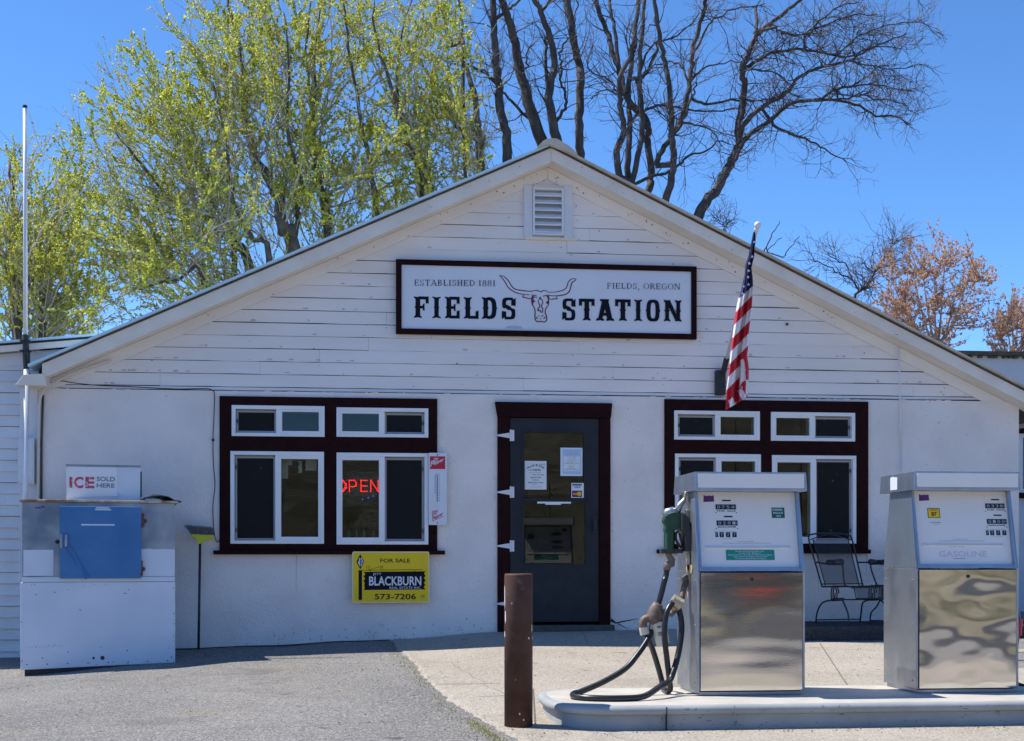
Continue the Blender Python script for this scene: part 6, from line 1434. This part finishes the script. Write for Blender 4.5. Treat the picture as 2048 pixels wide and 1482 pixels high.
def bare(label, limbs, Y, seed, twigs=1.0, parts_px=98.0, cat="tree", tw_l=(.35, 1.1)):
    """limbs: (trace scale, points, start thickness px, end thickness px, twig density)"""
    rr = random.Random(seed); tr = []
    for i, (sc_, pts, a, b, dn) in enumerate(limbs): tr.append((trace(pts, Y + rr.uniform(-.3, .3), *sc_, .22, seed + i), a / 2 / parts_px, b / 2 / parts_px, dn))
    base = tr[0][0][0]; gz_ = far_z(base.x, 0); q0 = tr[0][0]; d = (q0[0] - q0[1]).normalized(); gx_ = base.x + d.x * 1.2; gy_ = base.y
    t = thing("bare_tree", label, cat, (gx_, gy_, gz_), group="bare dark trees behind the roof")
    tk = MB(); bw = MB(); tips = MB(); done = []
    for k, (pts, a, b, dn) in enumerate(tr):
        q = wobble(pts, rr, .012 if a > .04 else .02, 4)
        if k == 0: q = [Vector((gx_, gy_, gz_)), Vector((lerp(gx_, base.x, .6), gy_, lerp(gz_, base.z, .6)))] + q; rad = [a * 1.25, a * 1.1] + taper(len(q) - 2, a, b)
        else:
            near = min(done, key=lambda v: (v - q[0]).length)
            if (near - q[0]).length < .9: q = [near] + q; rad = [a] + taper(len(q) - 1, a, b)
            else: q = [Vector((gx_, gy_, gz_)), Vector((lerp(gx_, q[0].x, .75), lerp(gy_, q[0].y, .75), lerp(gz_, q[0].z, .6)))] + q; rad = [a * 1.3, a * 1.1] + taper(len(q) - 2, a, b)
        done += q
        (tk if k == 0 else bw).tube(q, rad, 9 if a > .05 else 6)
        if dn <= 0: continue
        L = sum((u - v).length for u, v in zip(q, q[1:])); i0 = 2 if k == 0 else 0
        for j in range(int(L * 6.5 * dn * twigs)):
            i = rr.randint(i0 + int((len(q) - i0) * .12), len(q) - 1); p = q[i]
            if p.z < 4.0: continue
            td = (q[min(i + 1, len(q) - 1)] - q[max(i - 1, 0)]).normalized()
            d = (td * rr.uniform(.2, 1.0) + rvec(rr) * .9 + Vector((0, 0, .1))).normalized(); l1 = rr.uniform(*tw_l)
            z = zigzag(rr, p, d, l1, 5, .22, .04); bw.tube(z, taper(6, min(rad[i] * .5, .014), .004), 4, caps=False)
            for m in range(rr.randint(2, 4)):
                ii = rr.randint(1, 5); z2 = zigzag(rr, z[ii], (z[ii] - z[ii - 1]).normalized() + rvec(rr) * .8, rr.uniform(.18, .55), 4, .25, .05); tips.tube(z2, taper(5, .0055, .0025), 3, caps=False)
                for _ in range(rr.randint(1, 3)):
                    i3 = rr.randint(1, 4); z3 = zigzag(rr, z2[i3], (z2[i3] - z2[i3 - 1]).normalized() + rvec(rr) * .9, rr.uniform(.08, .25), 3, .25, .05); tips.tube(z3, taper(4, .0035, .002), 3, caps=False)
    tk.build("trunk", "bark_dark", t, smooth=True); bw.build("branches", "bark_dark", t, smooth=True)
    if tips.v: tips.build("twigs", "twig_dark", t)
    return t
bare("slim bare trunk left of the roof peak, first of the dark trunks", [(Z2, [(880, 665), (870, 560), (850, 470), (835, 330), (825, 200), (820, 100), (815, -30)], 19, 12, .35), (Z2, [(835, 360), (800, 320), (740, 285), (700, 265)], 6, 2, .8), (Z2, [(822, 90), (870, 50), (910, 20), (940, -10)], 8, 4, .5)], 13.0, 11)
bare("thick bare trunk rising straight behind the roof peak and bending left", [(Z2, [(1030, 612), (990, 500), (950, 370), (920, 250), (900, 130), (870, 40), (840, -40)], 25, 12, .35), (Z2, [(985, 520), (900, 430), (840, 370), (780, 310), (700, 270)], 7, 3, .6), (Z2, [(930, 300), (965, 280), (960, 220), (1000, 180)], 5, 2, .8)], 13.4, 12)
bare("bare forked trunk with a snaking side limb just right of the peak", [(Z2, [(1090, 602), (1065, 500), (1055, 410), (1068, 330), (1075, 250), (1050, 130), (1020, 50), (980, -20)], 20, 9, .3), (Z2, [(1020, 50), (1045, 20), (1065, -10)], 7, 4, .3), (Z2, [(1055, 420), (1040, 300), (1045, 200), (1035, 150)], 9, 4, .5), (Z2, [(1085, 520), (1120, 460), (1125, 400), (1100, 350), (1110, 280), (1100, 240), (1120, 190), (1142, 150)], 7, 3, .6)], 13.2, 13)
bare("single bare trunk with pale bark standing right of the roof peak", [(Z2, [(1190, 668), (1180, 560), (1185, 440), (1190, 330), (1185, 280), (1165, 200), (1150, 110), (1130, 0), (1120, -50)], 17, 14, .25), (Z2, [(1160, 90), (1175, 30), (1180, -20)], 4, 2, .6)], 13.8, 14)
bare("clump of tangled bare stems in the middle of the right roof slope", [(Z3, [(205, 812), (212, 760), (215, 700), (200, 600), (205, 540), (180, 490), (130, 440), (100, 380), (85, 300), (50, 220), (30, 130), (0, 60), (-20, -20)], 15, 9, .3),
    (Z3, [(80, 752), (72, 640), (100, 570), (95, 490), (80, 400), (85, 320), (130, 230), (150, 150)], 14, 7, .3), (Z3, [(115, 765), (120, 640), (130, 540), (120, 440), (130, 300), (150, 150), (165, -20)], 13, 8, .25), (Z3, [(140, 775), (158, 660), (182, 560), (175, 440), (165, 300), (178, 150), (190, -20)], 12, 7, .25),
    (Z3, [(170, 330), (205, 290), (242, 210), (250, 110), (235, -20)], 8, 4, .4), (Z3, [(150, 780), (210, 750), (280, 735), (330, 700), (380, 655), (450, 640), (500, 600), (550, 612)], 7, 2.5, 1.0), (Z3, [(130, 512), (200, 460), (280, 445), (350, 460), (420, 470), (520, 470), (600, 458)], 6, 2.5, .8), (Z3, [(60, 370), (30, 330), (-30, 310), (-60, 250)], 5, 2, 1.0), (Z3, [(80, 290), (60, 120), (40, 40), (45, -20)], 8, 6, .3), (Z3, [(185, 520), (160, 350), (210, 200), (330, 150), (420, 60)], 6, 3, .8), (Z3, [(75, 400), (30, 380), (-10, 390), (-40, 420)], 4, 2, .9)], 13.0, 15)
bare("bare tree with two rising stems beside the leaning tree", [(Z3, [(275, 850), (300, 760), (310, 700), (312, 640), (303, 560), (305, 500), (298, 420), (288, 330), (270, 240), (255, 160), (240, 90), (232, -20)], 15, 7, .3), (Z3, [(235, 700), (262, 640), (312, 570), (345, 500), (370, 400), (385, 310), (390, 240), (410, 150), (440, 50), (452, -20)], 11, 8, .45), (Z3, [(330, 550), (360, 490), (385, 420), (402, 385), (405, 345)], 6, 3, .6), (Z3, [(398, 320), (440, 290), (500, 270), (600, 263)], 5, 2, .7), (Z3, [(402, 428), (460, 440), (540, 425), (620, 425), (700, 420), (780, 385)], 6, 2.5, .7), (Z3, [(395, 230), (450, 120), (500, 70), (600, 30), (700, 20)], 5, 2, 1.0), (Z3, [(345, 520), (420, 530), (480, 560), (520, 620)], 4, 2, 1.0), (Z3, [(380, 350), (340, 280), (300, 260), (230, 280)], 5, 2.5, .6)], 12.6, 16)
bare("large bare tree leaning right with wide drooping limbs of fine twigs", [(Z3, [(410, 918), (440, 875), (500, 790), (540, 715), (575, 650), (588, 600), (588, 520), (603, 440), (612, 360), (605, 300), (620, 240), (648, 180), (665, 150), (720, 100), (800, 40), (860, -10)], 21, 6, .55),
    (Z3, [(600, 540), (640, 490), (700, 445), (770, 405), (805, 375), (840, 330), (900, 295), (960, 280), (1050, 258), (1100, 230), (1180, 190), (1300, 140)], 11, 2.5, 1.5), (Z3, [(592, 625), (630, 570), (700, 525), (760, 470), (820, 435), (900, 425), (1000, 425), (1100, 450), (1170, 490), (1250, 490), (1310, 530)], 11, 2.5, 1.3), (Z3, [(945, 420), (1000, 375), (1060, 365), (1120, 330), (1165, 295)], 6, 2, 1.4), (Z3, [(725, 510), (770, 550), (850, 580), (910, 605), (960, 640), (1040, 680)], 6, 2, 1.2), (Z3, [(620, 288), (680, 250), (740, 220), (860, 210), (950, 225), (1050, 240), (1160, 200), (1280, 205)], 8, 2, 1.6),
    (Z3, [(664, 150), (662, 100), (660, 60), (658, 25)], 8, 6, .3), (Z3, [(870, 205), (875, 150), (930, 90), (1010, 30), (1090, 10)], 5, 2, 1.7), (Z3, [(740, 120), (790, 145), (870, 140), (960, 100), (1060, 70), (1180, 60)], 5, 2, 1.7), (Z3, [(1050, 258), (1150, 280), (1260, 290), (1370, 270)], 4, 1.5, 1.9), (Z3, [(1000, 425), (1090, 405), (1180, 420), (1280, 440), (1350, 480)], 4, 1.5, 1.9), (Z3, [(1060, 365), (1150, 360), (1240, 380), (1330, 390)], 4, 1.5, 1.7), (Z3, [(960, 280), (1040, 200), (1130, 140), (1250, 100), (1390, 90)], 4, 1.5, 1.9), (Z3, [(630, 290), (700, 300), (780, 330), (780, 380)], 4, 2, 1.0)], 12.3, 17, twigs=1.25, tw_l=(.25, .75))
bare("small bare tree with thin spreading twigs low behind the right roof", [(Z3, [(1085, 1245), (1130, 1210), (1160, 1160), (1200, 1100), (1250, 1020)], 6, 2, 1.3), (Z3, [(1100, 1235), (1060, 1180), (1000, 1150), (930, 1110), (900, 1100)], 4, 1.5, 1.4), (Z3, [(1060, 1180), (1050, 1130), (980, 1090), (960, 1070)], 3, 1.5, 1.3), (Z3, [(1160, 1160), (1120, 1120), (1100, 1080)], 3, 1.5, 1.2), (Z3, [(1180, 1130), (1220, 1130), (1250, 1100)], 3, 1.5, 1.2)], 14.5, 18, tw_l=(.25, .7))
bare("three thin bare shoots above the roof edge right of the flag", [(Z3, [(700, 1060), (730, 990), (765, 932)], 2.6, 1.3, 0), (Z3, [(700, 1062), (735, 1035), (765, 1005)], 2, 1.2, 0), (Z3, [(775, 1092), (810, 1045), (842, 1003)], 2.4, 1.2, 0)], 11.0, 19, cat="sapling")
bare("faint bare shrub top above the roof edge left of the flag", [(Z3, [(530, 975), (520, 950), (500, 930), (480, 920)], 2.2, 1.2, .35), (Z3, [(535, 972), (535, 935), (520, 910)], 2.2, 1.2, .35), (Z3, [(525, 960), (550, 945), (580, 940)], 2, 1.0, .35)], 11.5, 20, cat="shrub", tw_l=(.1, .3))

def bud_tree(label, cx, cy, rx, ry, bx, by, Y, seed, n):
    rr = random.Random(seed); base = P(bx, by, Y); gz_ = far_z(base.x, 0); t = thing("budding_tree", label, "tree", (base.x, base.y, gz_), group="bronze budding trees behind the right wing")
    tk = MB(); bw = MB(); lf = Leaves(); tk.tube([(base.x, base.y, gz_), (base.x + .05, base.y, lerp(gz_, base.z, .6)), base], [.10, .085, .06], 8); tk.build("trunk", "bark_dark", t, smooth=True)
    nodes = []
    for k in range(9):
        u = (k + .5) / 9; tp = P(cx + rx * .75 * (2 * u - 1), cy + ry * rr.uniform(-.55, .15), Y + rr.uniform(-.5, .5)); b0 = base + Vector((0, 0, -.4 + .12 * k % .5)); md = b0.lerp(tp, .5) + Vector((0, 0, -.12))
        q = smooth_line([b0, md, tp], 6); bw.tube(q, taper(len(q), .035, .008), 5, caps=False); nodes += q[3:]
    for k in range(n):
        a, r_ = rr.uniform(0, 6.283), rr.random() ** .5; tgt = P(cx + rx * r_ * math.cos(a), cy + ry * r_ * math.sin(a), Y + rr.gauss(0, .7))
        p0 = min(nodes, key=lambda v: (v - tgt).length + (1 if v.z > tgt.z else 0) + rr.uniform(0, .35))
        mid = p0.lerp(tgt, .45) + Vector((rr.gauss(0, .06), rr.gauss(0, .06), rr.uniform(-.08, .05))); L = (tgt - p0).length; m = max(4, int(L / .12)); pts = [(p0 * (1 - u) ** 2 + mid * 2 * u * (1 - u) + tgt * u * u) + rvec(rr) * .012 for u in [i / m for i in range(m + 1)]]
        bw.tube(pts, taper(len(pts), .011, .004), 4, caps=False); zs = [pts[1:]]
        for j in range(rr.randint(3, 6)):
            i = rr.randint(1, m); z = zigzag(rr, pts[i], (pts[i] - pts[i - 1]).normalized() + rvec(rr) * .7 + Vector((0, 0, .4)), rr.uniform(.15, .4), 3, .15, .1); bw.tube(z, taper(4, .006, .003), 3, caps=False); zs.append(z)
        for z in zs:
            for q in range(len(z)):
                if rr.random() < .45: continue
                for _ in range(rr.randint(4, 9)):
                    c_ = z[q] + rvec(rr) * rr.uniform(.0, .05); a_ = rvec(rr); b_ = a_.cross(rvec(rr)).normalized(); s_ = rr.uniform(.03, .065); lf.leaf(c_, a_ * s_, b_ * s_ * .7)
    bw.build("branches", "twig_pale", t); lf.build("leaves", "leaf_bud", t)
bud_tree("bronze budding tree standing right of the roof slope", 1868, 585, 128, 122, 1872, 700, 13.5, 61, 210)
bud_tree("smaller bronze budding tree at the right edge of the picture", 2035, 665, 62, 72, 2030, 730, 13.5, 62, 105)

# ------------------------------------------------------------------ wood across the road (seen in the panes and the polished doors)
rr = random.Random(5); lf = Leaves(); t = thing("far_wood", "dark line of trees across the road reflected in the glass", "wood", (0, -48, zc), kind="stuff")
tk = MB(); x = -45
while x < 50:
    y = -46 + rr.uniform(-5, 5); h = (6.2 if x < 2 else 6.8 if x < 10.5 else 11.5) + rr.uniform(-.7, .6); tk.tube([(x, y, zc), (x + rr.uniform(-.3, .3), y, zc + h * .7)], [.06, .02], 5)
    for k in range(520):
        d = rvec(rr); c_ = Vector((x + d.x * h * .38, y + d.y * h * .38, zc + h * .55 + d.z * h * .46 * (.6 + .5 * rr.random()))); a_ = rvec(rr); b_ = a_.cross(rvec(rr)).normalized(); s_ = rr.uniform(.05, .12); lf.leaf(c_, a_ * s_, b_ * s_ * .8)
    x += rr.uniform(1.8, 3.2)
tk.build("trunks", "bark_dark", t); lf.build("foliage", "leaf_wood", t)

# ------------------------------------------------------------------ a dark car across the forecourt with an orange kayak on its roof (unseen, added only for its streak in the pump door)
cx_, cy_ = 9.0, -30.5; gz_ = far_z(0, -14) + .09
mat("car_paint", (.02, .022, .026), .25, spec=.6, coat=.5); mat("kayak_orange", (.80, .07, .02), .4); mat("car_glass", (.02, .025, .03), .05, spec=.7)
t = thing("reflection_car", "unseen dark wagon with kayak, added across the road for its reflection", "car", (cx_, cy_, gz_))
prof = [(-2.2, .32), (2.2, .32), (2.28, .55), (2.22, .78), (1.35, .92), (.75, 1.40), (-1.75, 1.44), (-2.15, .98), (-2.25, .6)]
mb = MB(); n = len(prof); secs = [(-.86, .0), (-.80, .06), (.80, .06), (.86, .0)]
mb.prism([(cx_ + x, gz_ + z) for x, z in prof], cy_ - .85, cy_ + .85); mb.build("body", "car_paint", t, bevel=.09)
for yy in (cy_ - .853, cy_ + .847):
    for a, b in (((-1.75, 1.0), (-.75, 1.34)), ((-.68, 1.0), (.15, 1.34)), ((.22, 1.0), (1.0, 1.30))):
        mb = MB(); mb.prism([(cx_ + a[0], gz_ + a[1]), (cx_ + b[0] + (.15 if b[0] > .5 else 0), gz_ + a[1]), (cx_ + b[0] - (.25 if b[0] > .5 else 0), gz_ + b[1]), (cx_ + a[0] + .06, gz_ + b[1])], yy, yy + .006); mb.build("window", "car_glass", t)
    for xw in (-1.38, 1.42):
        mb = MB(); k = 22; ys = (yy - .01, yy - .2) if yy > cy_ else (yy + .2, yy + .01 - .02)
        mb.prism([(cx_ + xw + .33 * math.cos(i * 6.283 / k), gz_ + .33 + .33 * math.sin(i * 6.283 / k)) for i in range(k)], min(ys) + .02, max(ys) + .02); w_ = mb.build("wheel", "rubber", t)
        mb = MB(); y_ = max(ys) + .021 if yy > cy_ else min(ys) + .015; mb.prism([(cx_ + xw + .21 * math.cos(i * 6.283 / k), gz_ + .33 + .21 * math.sin(i * 6.283 / k)) for i in range(k)], y_, y_ + .004); mb.build("rim", "steel_side", w_)
t = thing("kayak", "unseen orange kayak on the added wagon, there for its reflection", "kayak", (cx_, cy_, gz_ + 1.5))
mb = MB(); mb.tube([(cx_ - 2.0 + 4.0 * i / 16, cy_ + .1, gz_ + 1.66 + .16 * abs(i / 8 - 1) ** 2) for i in range(17)], [.02 + .27 * math.sin(math.pi * i / 16) ** .6 for i in range(17)], 12); mb.build("hull", "kayak_orange", t, smooth=True)
